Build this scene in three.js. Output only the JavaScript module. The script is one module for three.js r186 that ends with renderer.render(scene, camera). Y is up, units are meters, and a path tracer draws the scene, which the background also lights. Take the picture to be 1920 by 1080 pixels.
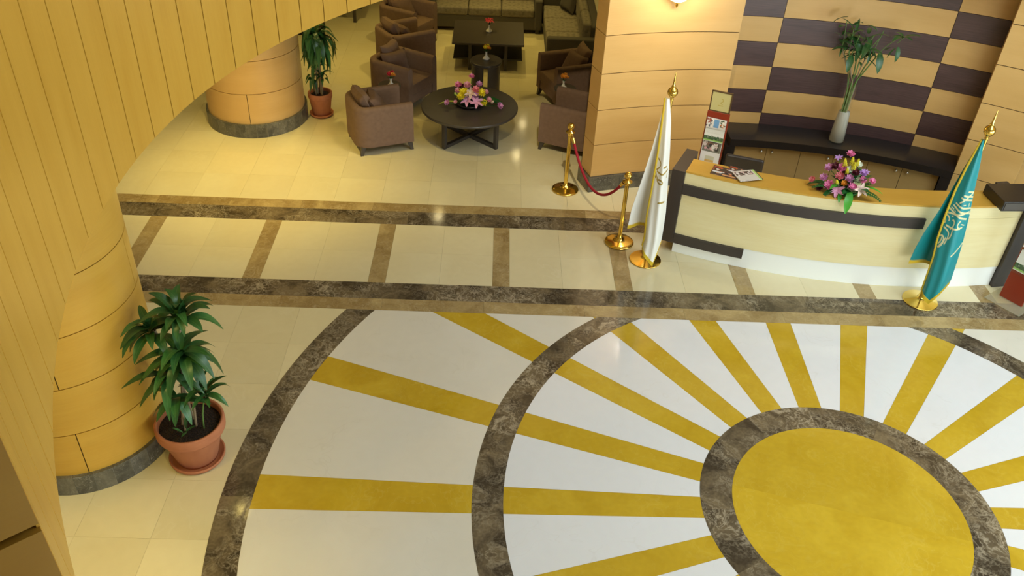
import * as THREE from 'three';
import { RoundedBoxGeometry } from 'three/addons/geometries/RoundedBoxGeometry.js';
import { mergeGeometries, toCreasedNormals } from 'three/addons/utils/BufferGeometryUtils.js';
import { ImprovedNoise } from 'three/addons/math/ImprovedNoise.js';
import { RectAreaLightUniformsLib } from 'three/addons/lights/RectAreaLightUniformsLib.js';

// ---------------------------------------------------------------- camera, sky, daylight, exposure
const scene = new THREE.Scene();
const renderer = new THREE.WebGLRenderer({ antialias: true });
renderer.toneMapping = THREE.LinearToneMapping;
renderer.toneMappingExposure = 0.72;
renderer.shadowMap.enabled = true;
RectAreaLightUniformsLib.init();

const camera = new THREE.PerspectiveCamera(36.896, 1920 / 1080, 0.1, 100);
camera.position.set(0, 5.8, 0);
camera.quaternion.setFromRotationMatrix(new THREE.Matrix4().makeBasis(
  new THREE.Vector3(0.99904462, 0.04361129, 0.0028111),
  new THREE.Vector3(-0.03326003, 0.80049161, -0.59842038),
  new THREE.Vector3(-0.02834815, 0.59775516, 0.80117735)));

scene.background = new THREE.Color(0.86, 0.93, 1.0);
scene.backgroundIntensity = 0.5;

const WARM = new THREE.Color(1.0, 0.765, 0.22);
function daylight(name, w, h, pos, target, power, r, g, b) {
  const l = new THREE.RectAreaLight(new THREE.Color(r, g, b), power, w, h);
  l.name = name; l.position.set(...pos); l.lookAt(...target); scene.add(l);
}
daylight('window_daylight', 7.6, 2.6, [10.35, 1.75, -1.6], [0, 1.75, -1.6], 8.5, 0.62, 0.85, 1.0);
daylight('entrance_daylight', 6.6, 2.7, [6.5, 1.6, 3.8], [6.5, 1.6, -6.0], 11.8, 0.87, 0.955, 0.97);
daylight('skylight_daylight', 5.2, 6.4, [6.0, 7.9, -4.3], [6.0, 0, -4.3001], 6.9, 0.83, 0.945, 1.06);
const LAMP_POWER = 10;

// ---------------------------------------------------------------- helpers
let seed = 20240;
const rnd = () => { seed = (seed * 1664525 + 1013904223) >>> 0; return seed / 4294967296; };
const rr = (a, b) => a + (b - a) * rnd();
const D = Math.PI / 180, lerp = (a, b, t) => a + (b - a) * t, clamp01 = (x) => Math.min(1, Math.max(0, x));
const noise = new ImprovedNoise();
function fbm(x, y, z, oct) { let s = 0, a = 0.5, f = 1; for (let i = 0; i < oct; i++) { s += a * noise.noise(x * f, y * f, z + i * 7.3); a *= 0.5; f *= 2.03; } return s; }
const mix3 = (a, b, t) => [lerp(a[0], b[0], t), lerp(a[1], b[1], t), lerp(a[2], b[2], t)];
const sg = (c) => c <= 0.0031308 ? 12.92 * c : 1.055 * Math.pow(c, 1 / 2.4) - 0.055;

const used = {};
function numbered(name) { const n = used[name] = (used[name] ?? -1) + 1; return n ? name + '_' + String(n).padStart(3, '0') : name; }
function tag(o, label, category, group, kind) { if (label) o.userData.label = label; if (category) o.userData.category = category; if (group) o.userData.group = group; if (kind) o.userData.kind = kind; return o; }
function thing(name, label, category, pos = [0, 0, 0], turn = 0, group) {
  const o = new THREE.Group(); o.name = numbered(name); o.position.set(...pos); o.rotation.y = turn; scene.add(o);
  return tag(o, label, category, group);
}
function structure(name) { const o = new THREE.Group(); o.name = numbered(name); o.userData.kind = 'structure'; scene.add(o); return o; }
function part(name, geo, mat, parent, count) {
  const m = new THREE.Mesh(geo, mat); m.castShadow = m.receiveShadow = true;
  if (parent === scene) { m.name = numbered(name); } else {
    parent.userData.n_ ??= {}; const n = parent.userData.n_[name] = (parent.userData.n_[name] ?? -1) + 1;
    m.name = n ? name + '_' + String(n).padStart(3, '0') : name;
  }
  parent.add(m); return m;
}
function copyOf(root, name, label, pos, turn) {
  const c = root.clone(); c.name = numbered(name); c.userData = { ...root.userData, label }; c.position.set(...pos); c.rotation.y = turn; scene.add(c); return c;
}
const plain = (g) => { const h = g.index ? g.toNonIndexed() : g; for (const k of Object.keys(h.attributes)) if (!['position', 'normal', 'uv'].includes(k)) h.deleteAttribute(k); if (!h.attributes.uv) h.setAttribute('uv', new THREE.BufferAttribute(new Float32Array(h.attributes.position.count * 2), 2)); if (!h.attributes.normal) h.computeVertexNormals(); return h; };
const join = (...gs) => mergeGeometries(gs.flat().map(plain));
const crease = (g, a = 0.55) => toCreasedNormals(plain(g), a);
const move = (g, x, y, z) => g.translate(x, y, z);
// metres as uv, by the face's direction; swap turns the grain
function boxUV(g, swap = false, ox = 0, oy = 0) {
  g = plain(g); const p = g.attributes.position, n = g.attributes.normal, uv = new Float32Array(p.count * 2);
  for (let i = 0; i < p.count; i++) {
    const ax = Math.abs(n.getX(i)), ay = Math.abs(n.getY(i)), az = Math.abs(n.getZ(i)); let u, v;
    if (ay >= ax && ay >= az) { u = p.getX(i); v = p.getZ(i); } else if (ax > az) { u = p.getZ(i); v = p.getY(i); } else { u = p.getX(i); v = p.getY(i); }
    uv[2 * i] = (swap ? v : u) + ox; uv[2 * i + 1] = (swap ? u : v) + oy;
  }
  g.setAttribute('uv', new THREE.BufferAttribute(uv, 2)); return g;
}
const box = (w, h, d, x = 0, y = 0, z = 0) => new THREE.BoxGeometry(w, h, d).translate(x, y, z);
const rbox = (w, h, d, r, x = 0, y = 0, z = 0, s = 2) => new RoundedBoxGeometry(w, h, d, s, r).translate(x, y, z);
const lathe = (pts, seg = 32) => new THREE.LatheGeometry(pts.map((p) => new THREE.Vector2(p[0], p[1])), seg);
const tube = (pts, r, seg = 16, rs = 6) => new THREE.TubeGeometry(new THREE.CatmullRomCurve3(pts.map((p) => new THREE.Vector3(...p))), seg, r, rs, false);
const place = (g, pos, rot = [0, 0, 0], s = 1) => g.clone().applyMatrix4(new THREE.Matrix4().compose(new THREE.Vector3(...pos), new THREE.Quaternion().setFromEuler(new THREE.Euler(...rot, 'YXZ')), new THREE.Vector3(s, s, s)));
function fromTris(pos, uv, idx, smooth = true) {
  const g = new THREE.BufferGeometry(); g.setAttribute('position', new THREE.Float32BufferAttribute(pos, 3));
  g.setAttribute('uv', new THREE.Float32BufferAttribute(uv, 2)); g.setIndex(idx);
  const h = smooth ? g : g.toNonIndexed(); h.computeVertexNormals(); return h;
}
// prism over a polygon in plan
function slab(poly, y0, y1, rot = 0, ox = 0, oy = 0) {
  let pts = poly.map((p) => new THREE.Vector2(p[0], p[1])); if (THREE.ShapeUtils.area(pts) < 0) pts.reverse();
  const tris = THREE.ShapeUtils.triangulateShape(pts, []), pos = [], uv = [], c = Math.cos(rot), s = Math.sin(rot);
  const put = (p, y, e = 0) => { pos.push(p.x, y, p.y); uv.push(p.x * c - p.y * s + ox, p.x * s + p.y * c + oy + e); };
  for (const t of tris) { put(pts[t[0]], y1); put(pts[t[2]], y1); put(pts[t[1]], y1); }
  for (let i = 0; i < pts.length; i++) { const a = pts[i], b = pts[(i + 1) % pts.length]; put(a, y1); put(b, y1); put(b, y0, 0.02); put(a, y1); put(b, y0, 0.02); put(a, y0, 0.02); }
  const g = new THREE.BufferGeometry(); g.setAttribute('position', new THREE.Float32BufferAttribute(pos, 3)); g.setAttribute('uv', new THREE.Float32BufferAttribute(uv, 2)); g.computeVertexNormals(); return g;
}
function clipZ(poly, zmin) {
  const out = [];
  for (let i = 0; i < poly.length; i++) {
    const a = poly[i], b = poly[(i + 1) % poly.length], ia = a[1] >= zmin, ib = b[1] >= zmin;
    if (ia) out.push(a);
    if (ia !== ib) { const t = (zmin - a[1]) / (b[1] - a[1]); out.push([lerp(a[0], b[0], t), zmin]); }
  }
  return out;
}
// curved board: radii r0..r1, degrees f0..f1 (measured from the direction s*z, towards +x), heights y0..y1
function arcBoard(cx, cz, s, r0, r1, f0, f1, y0, y1, n = 6, vertical = false, ox = 0, oy = 0) {
  const pos = [], uv = [], pt = (r, f) => [cx + r * Math.sin(f * D), cz + s * r * Math.cos(f * D)], rm = Math.max(r0, r1);
  const put = (r, f, y, u, v) => { const q = pt(r, f); pos.push(q[0], y, q[1]); uv.push(...(vertical ? [v + ox, u + oy] : [u + ox, v + oy])); };
  const quad = (a, b, c, d) => { for (const q of s > 0 ? [a, b, c, a, c, d] : [a, c, b, a, d, c]) put(...q); };
  for (let i = 0; i < n; i++) {
    const a = lerp(f0, f1, i / n), b = lerp(f0, f1, (i + 1) / n), ua = a * D * rm, ub = b * D * rm, t = r1 - r0;
    quad([r1, a, y0, ua, y0], [r1, b, y0, ub, y0], [r1, b, y1, ub, y1], [r1, a, y1, ua, y1]);
    quad([r0, b, y0, ub, y0], [r0, a, y0, ua, y0], [r0, a, y1, ua, y1], [r0, b, y1, ub, y1]);
    quad([r1, a, y1, ua, y1], [r1, b, y1, ub, y1], [r0, b, y1, ub, y1 + t], [r0, a, y1, ua, y1 + t]);
    quad([r0, a, y0, ua, y0 - t], [r0, b, y0, ub, y0 - t], [r1, b, y0, ub, y0], [r1, a, y0, ua, y0]);
  }
  for (const [f, e] of [[f0, 0], [f1, 1]]) { const q = [[r0, f, y0, r0, y0], [r1, f, y0, r1, y0], [r1, f, y1, r1, y1], [r0, f, y1, r0, y1]]; e ? quad(q[1], q[0], q[3], q[2]) : quad(...q); }
  const g = new THREE.BufferGeometry(); g.setAttribute('position', new THREE.Float32BufferAttribute(pos, 3)); g.setAttribute('uv', new THREE.Float32BufferAttribute(uv, 2)); g.computeVertexNormals(); return crease(g, 0.4);
}
// closed profile [offset, y] swept along an open plan path [x, z]; offset is to the left of travel
function sweep(path, profile, a = 0.7) {
  const pos = [], uv = [], idx = [], m = profile.length; let run = 0;
  path.forEach((p, i) => {
    const q = path[Math.max(0, i - 1)], r = path[Math.min(path.length - 1, i + 1)], l = Math.hypot(r[0] - q[0], r[1] - q[1]), nx = (r[1] - q[1]) / l, nz = -(r[0] - q[0]) / l;
    if (i) run += Math.hypot(p[0] - path[i - 1][0], p[1] - path[i - 1][1]);
    for (const [o, y] of profile) { pos.push(p[0] + nx * o, y, p[1] + nz * o); uv.push(run, y + o); }
  });
  for (let i = 0; i + 1 < path.length; i++) for (let j = 0; j < m; j++) { const k = (j + 1) % m, a0 = i * m + j, b0 = i * m + k; idx.push(a0, a0 + m, b0, b0, a0 + m, b0 + m); }
  const tris = THREE.ShapeUtils.triangulateShape(profile.map((p) => new THREE.Vector2(...p)), []), e = (path.length - 1) * m;
  for (const t of tris) { idx.push(t[0], t[1], t[2]); idx.push(e + t[0], e + t[2], e + t[1]); }
  const g = new THREE.BufferGeometry(); g.setAttribute('position', new THREE.Float32BufferAttribute(pos, 3)); g.setAttribute('uv', new THREE.Float32BufferAttribute(uv, 2)); g.setIndex(idx);
  return crease(g, a);
}

// ---------------------------------------------------------------- procedural materials
function texture(n, m, f, srgb = true) {
  const data = new Uint8Array(n * m * 4);
  for (let y = 0; y < m; y++) for (let x = 0; x < n; x++) {
    const c = f(x / n, y / m), i = (y * n + x) * 4;
    for (let k = 0; k < 3; k++) data[i + k] = Math.round(255 * clamp01(srgb ? sg(clamp01(c[k])) : c[k]));
    data[i + 3] = 255;
  }
  const t = new THREE.DataTexture(data, n, m); t.wrapS = t.wrapT = THREE.MirroredRepeatWrapping; t.magFilter = THREE.LinearFilter; t.minFilter = THREE.LinearMipmapLinearFilter; t.generateMipmaps = true;
  if (srgb) t.colorSpace = THREE.SRGBColorSpace; t.needsUpdate = true; return t;
}
const sized = (t, sx, sy = sx) => { t = t.clone(); t.repeat.set(1 / sx, 1 / sy); t.needsUpdate = true; return t; };
const std = (o) => new THREE.MeshStandardMaterial(o), phys = (o) => new THREE.MeshPhysicalMaterial(o);

// marble: a ground mottled between tones, thin branching veins, patches between the veins
function marble(base, dark, vein, z, veins, scale, mottle = 1, grain = 0.12) {
  return texture(768, 768, (u, v) => {
    const x = u * scale, y = v * scale, wx = fbm(x * 1.3, y * 1.3, z, 4), wy = fbm(x * 1.3 + 9, y * 1.3, z + 3, 4);
    let c = mix3(base, dark, clamp01(0.5 + mottle * 1.5 * fbm(x * 1.1 + wx, y * 1.1 + wy, z + 11, 5)));
    for (const [f, w, s] of veins) {
      const q = Math.abs(fbm(x * f + 1.6 * wx, y * f + 1.6 * wy, z + 20 + f, 4));
      c = mix3(c, vein, s * Math.pow(clamp01(1 - q / w), 1.6) * clamp01(0.45 + 1.6 * fbm(x * 0.7, y * 0.7, z + 31, 2)));
    }
    return c.map((k) => k * (1 + grain * noise.noise(x * 14, y * 14, z)));
  });
}
const TX = {
  dark: marble([0.185, 0.138, 0.076], [0.058, 0.042, 0.025], [0.46, 0.385, 0.26], 1, [[1.2, 0.05, 0.9], [2.6, 0.075, 0.85], [5.5, 0.11, 0.65]], 5, 1.5, 0.25),
  tan: marble([0.47, 0.345, 0.15], [0.29, 0.195, 0.075], [0.60, 0.49, 0.29], 5, [[2.2, 0.05, 0.5], [5, 0.07, 0.4]], 5, 1.1),
  gold: marble([0.63, 0.425, 0.030], [0.52, 0.325, 0.014], [0.68, 0.51, 0.10], 9, [[1.5, 0.025, 0.3], [4.5, 0.04, 0.3]], 3, 0.9, 0.05),
  white: marble([0.80, 0.80, 0.79], [0.77, 0.76, 0.735], [0.66, 0.62, 0.55], 13, [[1.7, 0.01, 0.4]], 2, 0.8, 0.015),
  ivory: marble([0.77, 0.725, 0.61], [0.73, 0.675, 0.545], [0.62, 0.56, 0.43], 15, [[1.7, 0.01, 0.4]], 2, 0.8, 0.015),
  cream: marble([0.765, 0.68, 0.43], [0.71, 0.61, 0.36], [0.80, 0.73, 0.51], 17, [[1.6, 0.03, 0.3]], 2, 0.8, 0.02),
  granite: marble([0.155, 0.14, 0.10], [0.06, 0.056, 0.044], [0.46, 0.44, 0.37], 23, [[2.4, 0.03, 0.8], [6, 0.06, 0.35]], 4, 1.2),
  wood: texture(512, 512, (u, v) => {
    const w = fbm(u * 2, v * 7, 2, 3), g = fbm(u * 5 + w, v * 90, 5, 3), f = fbm(u * 16, v * 260, 8, 2);
    return mix3([0.62, 0.36, 0.054], [0.535, 0.285, 0.032], clamp01(0.45 + 0.8 * w + 0.3 * g + 0.18 * f));
  }),
  pale: texture(512, 512, (u, v) => {  // same timber as wood, with the paler light on it put into the colour
    const w = fbm(u * 2, v * 7, 2, 3), g = fbm(u * 5 + w, v * 90, 5, 3), f = fbm(u * 16, v * 260, 8, 2);
    return mix3([0.68, 0.425, 0.150], [0.59, 0.345, 0.105], clamp01(0.45 + 0.8 * w + 0.3 * g + 0.18 * f));
  }),
  maple: texture(512, 512, (u, v) => {
    const w = fbm(u * 2, v * 7, 32, 3), g = fbm(u * 5 + w, v * 90, 35, 3), f = fbm(u * 16, v * 260, 38, 2);
    return mix3([0.82, 0.725, 0.42], [0.745, 0.625, 0.31], clamp01(0.45 + 0.9 * w + 0.55 * g + 0.35 * f));
  }),
  wenge: texture(512, 512, (u, v) => {
    const w = fbm(u * 2, v * 7, 42, 3), g = fbm(u * 5 + w, v * 120, 45, 3);
    return mix3([0.105, 0.058, 0.052], [0.055, 0.028, 0.026], clamp01(0.5 + 0.7 * w + 0.9 * g));
  }),
  fabric: texture(256, 256, (u, v) => { const n = fbm(u * 9, v * 9, 51, 4), w = 0.06 * Math.sin(u * 256 * 0.8) * Math.sin(v * 256 * 0.8); return mix3([0.225, 0.138, 0.090], [0.165, 0.099, 0.066], clamp01(0.5 + 0.7 * n + w)); }),
  brocade: texture(256, 256, (u, v) => {
    const a = u * 6, b = v * 6, p = Math.hypot((a % 1) - 0.5, (b % 1) - 0.5), k = Math.floor(a) + Math.floor(b);
    return mix3([0.275, 0.235, 0.165], [0.145, 0.122, 0.088], clamp01(0.5 + 1.3 * fbm(u * 12, v * 12, 61, 3)) * 0.6 + ((k % 2) && p < 0.33 ? 0.4 : 0));
  }),
  clay: texture(256, 256, (u, v) => mix3([0.50, 0.185, 0.078], [0.38, 0.125, 0.05], clamp01(0.5 + 1.2 * fbm(u * 5, v * 5, 71, 5)))),
  leaf: texture(128, 256, (u, v) => { const rib = Math.abs(u - 0.5) < 0.035 ? 1 : 0, s = 0.5 + 0.5 * Math.sin(u * 70); return mix3(mix3([0.022, 0.088, 0.020], [0.045, 0.145, 0.028], clamp01(0.4 + fbm(u * 3, v * 6, 81, 3) + 0.15 * s)), [0.10, 0.21, 0.06], 0.55 * rib); }),
  soil: texture(256, 256, (u, v) => mix3([0.050, 0.027, 0.014], [0.012, 0.008, 0.005], clamp01(0.5 + 2 * fbm(u * 22, v * 22, 91, 4)))),
  soilBump: texture(256, 256, (u, v) => { const k = clamp01(0.5 + 1.5 * fbm(u * 18, v * 18, 93, 4)); return [k, k, k]; }, false),
  weave: texture(256, 256, (u, v) => { const k = 0.5 + 0.25 * Math.sin(u * 400) + 0.25 * Math.sin(v * 400); return [k, k, k]; }, false),
};
const stone = (t, s, r = 0.10) => std({ map: sized(t, s), roughness: r });
const M = {
  dark: stone(TX.dark, 1.6), tan: stone(TX.tan, 1.8), gold: stone(TX.gold, 1.9), white: stone(TX.white, 2.6), ivory: stone(TX.ivory, 2.6), cream: stone(TX.cream, 2.2), granite: stone(TX.granite, 0.9, 0.3),
  grout: std({ color: new THREE.Color(0.50, 0.43, 0.29), roughness: 0.8 }),
  wood: std({ map: sized(TX.wood, 1.7, 1.3), roughness: 0.34 }), pale: std({ map: sized(TX.pale, 1.7, 1.3), roughness: 0.34 }), maple: std({ map: sized(TX.maple, 1.7, 1.3), roughness: 0.36 }),
  wenge: std({ map: sized(TX.wenge, 1.5, 1.2), roughness: 0.33 }), gap: std({ color: new THREE.Color(0.016, 0.012, 0.008), roughness: 0.7 }),
  black: std({ color: new THREE.Color(0.020, 0.016, 0.014), roughness: 0.28 }), espresso: std({ color: new THREE.Color(0.064, 0.052, 0.042), roughness: 0.32 }),
  charcoal: std({ color: new THREE.Color(0.045, 0.035, 0.030), roughness: 0.38 }),
  woodShaded: std({ map: sized(TX.wood, 1.7, 1.3), color: new THREE.Color(0.55, 0.5, 0.4), roughness: 0.4 }),  // same wood, darkened: shade on the parapet end put into the colour
  laminate: std({ color: new THREE.Color(0.86, 0.87, 0.82), roughness: 0.22 }),
  door: std({ map: sized(TX.pale, 1.7, 1.3), color: new THREE.Color(0.66, 0.70, 0.72), roughness: 0.4 }),
  fabric: phys({ map: sized(TX.fabric, 0.5), roughness: 0.95, sheen: 0.6, sheenColor: new THREE.Color(0.42, 0.27, 0.18), sheenRoughness: 0.5 }),
  fabricDark: phys({ map: sized(TX.fabric, 0.5), color: new THREE.Color(0.75, 0.72, 0.72), roughness: 0.95, sheen: 0.3, sheenColor: new THREE.Color(0.25, 0.16, 0.12), sheenRoughness: 0.5 }),
  brocade: phys({ map: sized(TX.brocade, 0.5), roughness: 0.9, sheen: 0.3, sheenColor: new THREE.Color(0.2, 0.18, 0.12) }),
  greyCloth: phys({ color: new THREE.Color(0.105, 0.092, 0.072), roughness: 0.95, sheen: 0.3, sheenColor: new THREE.Color(0.16, 0.15, 0.11) }),
  clay: std({ map: sized(TX.clay, 0.5), roughness: 0.8 }), soil: std({ map: sized(TX.soil, 0.3), bumpMap: sized(TX.soilBump, 0.3), bumpScale: 0.02, roughness: 1 }),
  bark: std({ color: new THREE.Color(0.30, 0.22, 0.12), roughness: 0.9 }), stalk: std({ color: new THREE.Color(0.12, 0.22, 0.05), roughness: 0.6 }),
  brass: std({ color: new THREE.Color(0.86, 0.60, 0.14), metalness: 1, roughness: 0.13 }), steel: std({ color: new THREE.Color(0.7, 0.68, 0.62), metalness: 1, roughness: 0.25 }),
  velvet: phys({ color: new THREE.Color(0.30, 0.008, 0.018), roughness: 0.9, sheen: 0.6, sheenColor: new THREE.Color(0.5, 0.05, 0.06) }),
  plaster: std({ color: new THREE.Color(0.72, 0.66, 0.52), roughness: 0.9 }), olive: std({ color: new THREE.Color(0.065, 0.050, 0.028), roughness: 0.7 }),
  glass: phys({ color: 0xffffff, transmission: 1, thickness: 0, roughness: 0.02, ior: 1.5 }),
  ceramic: std({ color: new THREE.Color(0.80, 0.77, 0.68), roughness: 0.2 }),
};
const leafMats = [0.8, 1.0, 1.25].map((k) => phys({ map: sized(TX.leaf, 1), color: new THREE.Color(k, k * 1.0, k), roughness: 0.38, transmission: 0.0, clearcoat: 0.15, clearcoatRoughness: 0.4 }));
const tint = (r, g, b, rough = 0.6) => std({ color: new THREE.Color(r, g, b), roughness: rough });

// ---------------------------------------------------------------- floor: inlaid marble, every slab a piece
const MX = 3.143, MZ = -4.737, BAND = -7.2986;
const floor = structure('floor');
part('screed', box(19, 0.2, 26, 1.5, -0.115, -8), M.grout, floor);
const off = () => [rr(0, 9), rr(0, 9)];
const at = (r, a) => [MX + r * Math.cos(a * D), MZ - r * Math.sin(a * D)];
const arc = (r, a0, a1, n) => Array.from({ length: n + 1 }, (_, i) => at(r, lerp(a0, a1, i / n)));
function inlay(name, poly, mat, rot = 0, y = 0.001) { poly = clipZ(poly, BAND + 0.001); if (poly.length > 2) part(name, slab(poly, -0.02, y, rot, ...off()), mat, floor); }
const J = 0.0007;   // half a joint
const paleGold = M.gold.clone(); paleGold.color.setRGB(1.06, 1.06, 1.06); M.gold.color.setRGB(0.97, 0.96, 0.95);
for (const a of [164, 344]) inlay('medallion_disc', [...arc(0.988 - J, a, a + 180, 40)], a < 180 ? paleGold : M.gold, a * D);
for (const [r0, r1, n, s] of [[0.988, 1.264, 12, 8], [2.952, 3.217, 24, 6], [5.043, 5.308, 40, 4]]) {
  for (let k = 0; k < n; k++) { const a = k * 360 / n, e = J / r1 / D; inlay('marble_ring_segment', [...arc(r0, a + e, a + 360 / n - e, s), ...arc(r1, a + 360 / n - e, a + e, s)], M.dark, (90 + a) * D); }
}
const half = (r) => Math.asin((0.222 + 0.148 * (r - 1.27) / 3.76) / 2 / r) / D;
for (const [r0, r1] of [[1.264 + J, 2.952 - J], [3.217 + J, 5.043 - J]]) for (let k = 0; k < 20; k++) {
  const c = 179.3 - 18 * k, h0 = half(r0), h1 = half(r1), e0 = J / r0 / D, e1 = J / r1 / D;
  inlay('marble_ray', [...arc(r0, c - h0 + e0, c + h0 - e0, 3), ...arc(r1, c + h1 - e1, c - h1 + e1, 3)], M.gold, -c * D);
  inlay('marble_sector', [...arc(r0, c - 18 + h0 + e0, c - h0 - e0, 5), ...arc(r1, c - h1 - e1, c - 18 + h1 + e1, 5)], r0 > 3 ? M.ivory : M.white, rr(0, 6));
}
for (const [z0, z1, mat, len] of [[-9.499, -9.306, M.tan, 0.9], [-9.306, -9.007, M.dark, 1.397], [-7.793, -7.498, M.dark, 1.397], [-7.498, BAND, M.tan, 1.1]]) {
  for (let x = -6.9 + rr(0, 0.3); x < 9.5; x += len) part('border_strip', slab([[x + J, z0 + J], [x + len - J, z0 + J], [x + len - J, z1 - J], [x + J, z1 - J]], -0.02, 0.0015, 0, ...off()), mat, floor);
}
for (let k = -2; k < 10; k++) {
  const x = -4.138 + k * 1.397;
  part('cross_strip', slab([[x + J, -9.007 + J], [x + 0.1945 - J, -9.007 + J], [x + 0.1945 - J, -7.793 - J], [x + J, -7.793 - J]], -0.02, 0.001, 1.57, ...off()), M.tan, floor);
}
{ // square cream tiles: those the photograph shows largest are pieces, the others one joined part
  const tiles = [], frustum = new THREE.Frustum(); camera.updateMatrixWorld(); camera.updateProjectionMatrix();
  frustum.setFromProjectionMatrix(new THREE.Matrix4().multiplyMatrices(camera.projectionMatrix, camera.matrixWorld.clone().invert()));
  for (let k = -2; k < 10; k++) for (let i = 0; i < 2; i++) for (let j = 0; j < 2; j++) tiles.push([-4.138 + k * 1.397 + 0.1945 + i * 0.60125, -9.007 + j * 0.607, 0.60125, 0.607]);
  for (let x = -7.4; x < 10.4; x += 0.6) for (let z = -9.499 - 0.6; z > -20.5; z -= 0.6) tiles.push([x, z, 0.6, 0.6]);
  for (let x = -7.4; x < 10.4; x += 0.6) for (let z = BAND; z < 4.5; z += 0.6) {
    const far = Math.max(...[[0, 0], [0.6, 0], [0, 0.6], [0.6, 0.6]].map(([a, b]) => Math.hypot(x + a - MX, z + b - MZ)));
    if (far > 5.06) tiles.push([x, z, 0.6, 0.6]);
  }
  const seen = (t) => { const c = [t[0] + 0.3, t[1] + 0.3]; return frustum.containsPoint(new THREE.Vector3(c[0], 0, c[1])) && !(c[0] < -3.2 && c[1] > -7) && !(c[0] > 2 && c[1] < -9) && !(c[0] < -4.9) && !(c[0] > 1.6 && c[1] < -9.5); };
  tiles.sort((a, b) => (seen(b) - seen(a)) || Math.hypot(a[0], a[1]) - Math.hypot(b[0], b[1]));
  const tones = [0.96, 0.99, 1.015].map((k) => { const m = M.cream.clone(); m.color.setRGB(k, k, k * 0.98); return m; }), rest = [];
  tiles.forEach(([x, z, w, d], i) => {
    const g = slab([[x + J, z + J], [x + w - J, z + J], [x + w - J, z + d - J], [x + J, z + d - J]], -0.02, 0, 1.5708 * Math.floor(rnd() * 4), ...off());
    if (i < 290) part('floor_tile', g, tones[Math.floor(rnd() * 3)], floor); else rest.push(g);
  });
  part('outer_tiles', join(rest), M.cream, floor).userData.kind = 'stuff';
}

// ---------------------------------------------------------------- walls, ceilings, windows
function sheet(outline, holes, t) {
  const s = new THREE.Shape(outline.map((p) => new THREE.Vector2(...p)));
  for (const h of holes) s.holes.push(new THREE.Path(h.map((p) => new THREE.Vector2(...p))));
  return new THREE.ExtrudeGeometry(s, { depth: t, bevelEnabled: false, curveSegments: 4 });
}
const rect = (x0, y0, x1, y1) => [[x0, y0], [x1, y0], [x1, y1], [x0, y1]];
part('slab', boxUV(box(0.2, 8.2, 24.6, -7.6, 4.1, -8)), M.plaster, structure('wall_left'));
part('slab', boxUV(box(18.2, 8.2, 0.2, 1.5, 4.1, -20.2)), M.plaster, structure('wall_back'));
part('panel', boxUV(box(6.5, 3.0, 0.12, -1.4, 1.5, -18.9)), M.olive, structure('wall_lounge'));
const bays = [-5.3, -3.4, -1.5, 0.4].map((z) => z);
{ // right wall with the shop-front glazing, front wall with the entrance glazing
  const wr = structure('wall_right'), g = sheet(rect(-20.2, 0, 4.2, 8.2), bays.map((z) => rect(z - 0.05, 0.35, z + 1.75, 3.0)), 0.2);
  g.rotateY(-Math.PI / 2); g.translate(10.6, 0, 0); part('slab', boxUV(g), M.plaster, wr);
  bays.forEach((z, i) => {
    const w = structure('window_' + (i + 1)), fr = [];
    for (const zz of [z - 0.02, z + 1.72]) fr.push(box(0.1, 2.65, 0.06, 10.5, 1.675, zz));
    for (const y of [0.38, 2.97]) fr.push(box(0.1, 0.06, 1.8, 10.5, y, z + 0.85));
    part('window_frame', join(fr), M.charcoal, w); part('pane', box(0.01, 2.6, 1.72, 10.5, 1.675, z + 0.85), M.glass, w);
  });
  const wf = structure('wall_front'), f = sheet(rect(-7.6, 0, 10.6, 8.2), [0, 1, 2, 3].map((i) => rect(3.1 + i * 1.7, 0.12, 4.7 + i * 1.7, 3.0)), 0.2);
  f.translate(0, 0, 4.0); part('slab', boxUV(f), M.plaster, wf);
  for (let i = 0; i < 4; i++) {
    const w = structure('window_' + (i + 5)), x = 3.1 + i * 1.7, fr = [];
    for (const xx of [x + 0.03, x + 1.57]) fr.push(box(0.06, 2.88, 0.1, xx, 1.56, 4.1));
    for (const y of [0.16, 2.3, 2.97]) fr.push(box(1.6, 0.06, 0.1, x + 0.8, y, 4.1));
    part('window_frame', join(fr), M.charcoal, w); part('pane', box(1.52, 2.8, 0.01, x + 0.8, 1.56, 4.1), M.glass, w);
  }
  const c = structure('ceiling'), cg = sheet(rect(-7.6, -4.2, 10.6, 20.2), [rect(3.4, 1.1, 8.6, 7.5)], 0.25);
  cg.rotateX(-Math.PI / 2); cg.translate(0, 8.0, 0); part('slab', boxUV(cg), M.plaster, c);
  const sk = structure('skylight'), bars = [];
  for (let i = 0; i <= 3; i++) { bars.push(box(0.08, 0.14, 6.4, 3.4 + 1.7333 * i, 8.2, -4.3)); bars.push(box(5.2, 0.14, 0.08, 6.0, 8.2, -7.5 + 2.1333 * i)); }
  part('glazing_bars', join(bars), M.charcoal, sk);
  for (let i = 0; i < 3; i++) for (let j = 0; j < 3; j++) part('pane', box(1.65, 0.012, 2.05, 4.267 + 1.7333 * i, 8.2, -6.433 + 2.1333 * j), M.glass, sk);
}
{ // gallery round the void: its slab is the ceiling of the lounge
  const ring = Array.from({ length: 96 }, (_, i) => [MX + 5.44 * Math.cos(i * 3.75 * D), -(MZ - 5.44 * Math.sin(i * 3.75 * D))]);
  const g = sheet(rect(-7.6, -4.2, 10.6, 20.2), [ring.reverse()], 0.3); g.rotateX(-Math.PI / 2); g.translate(0, 3.1, 0);
  part('slab', boxUV(g), M.plaster, structure('ceiling_gallery'));
}
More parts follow.
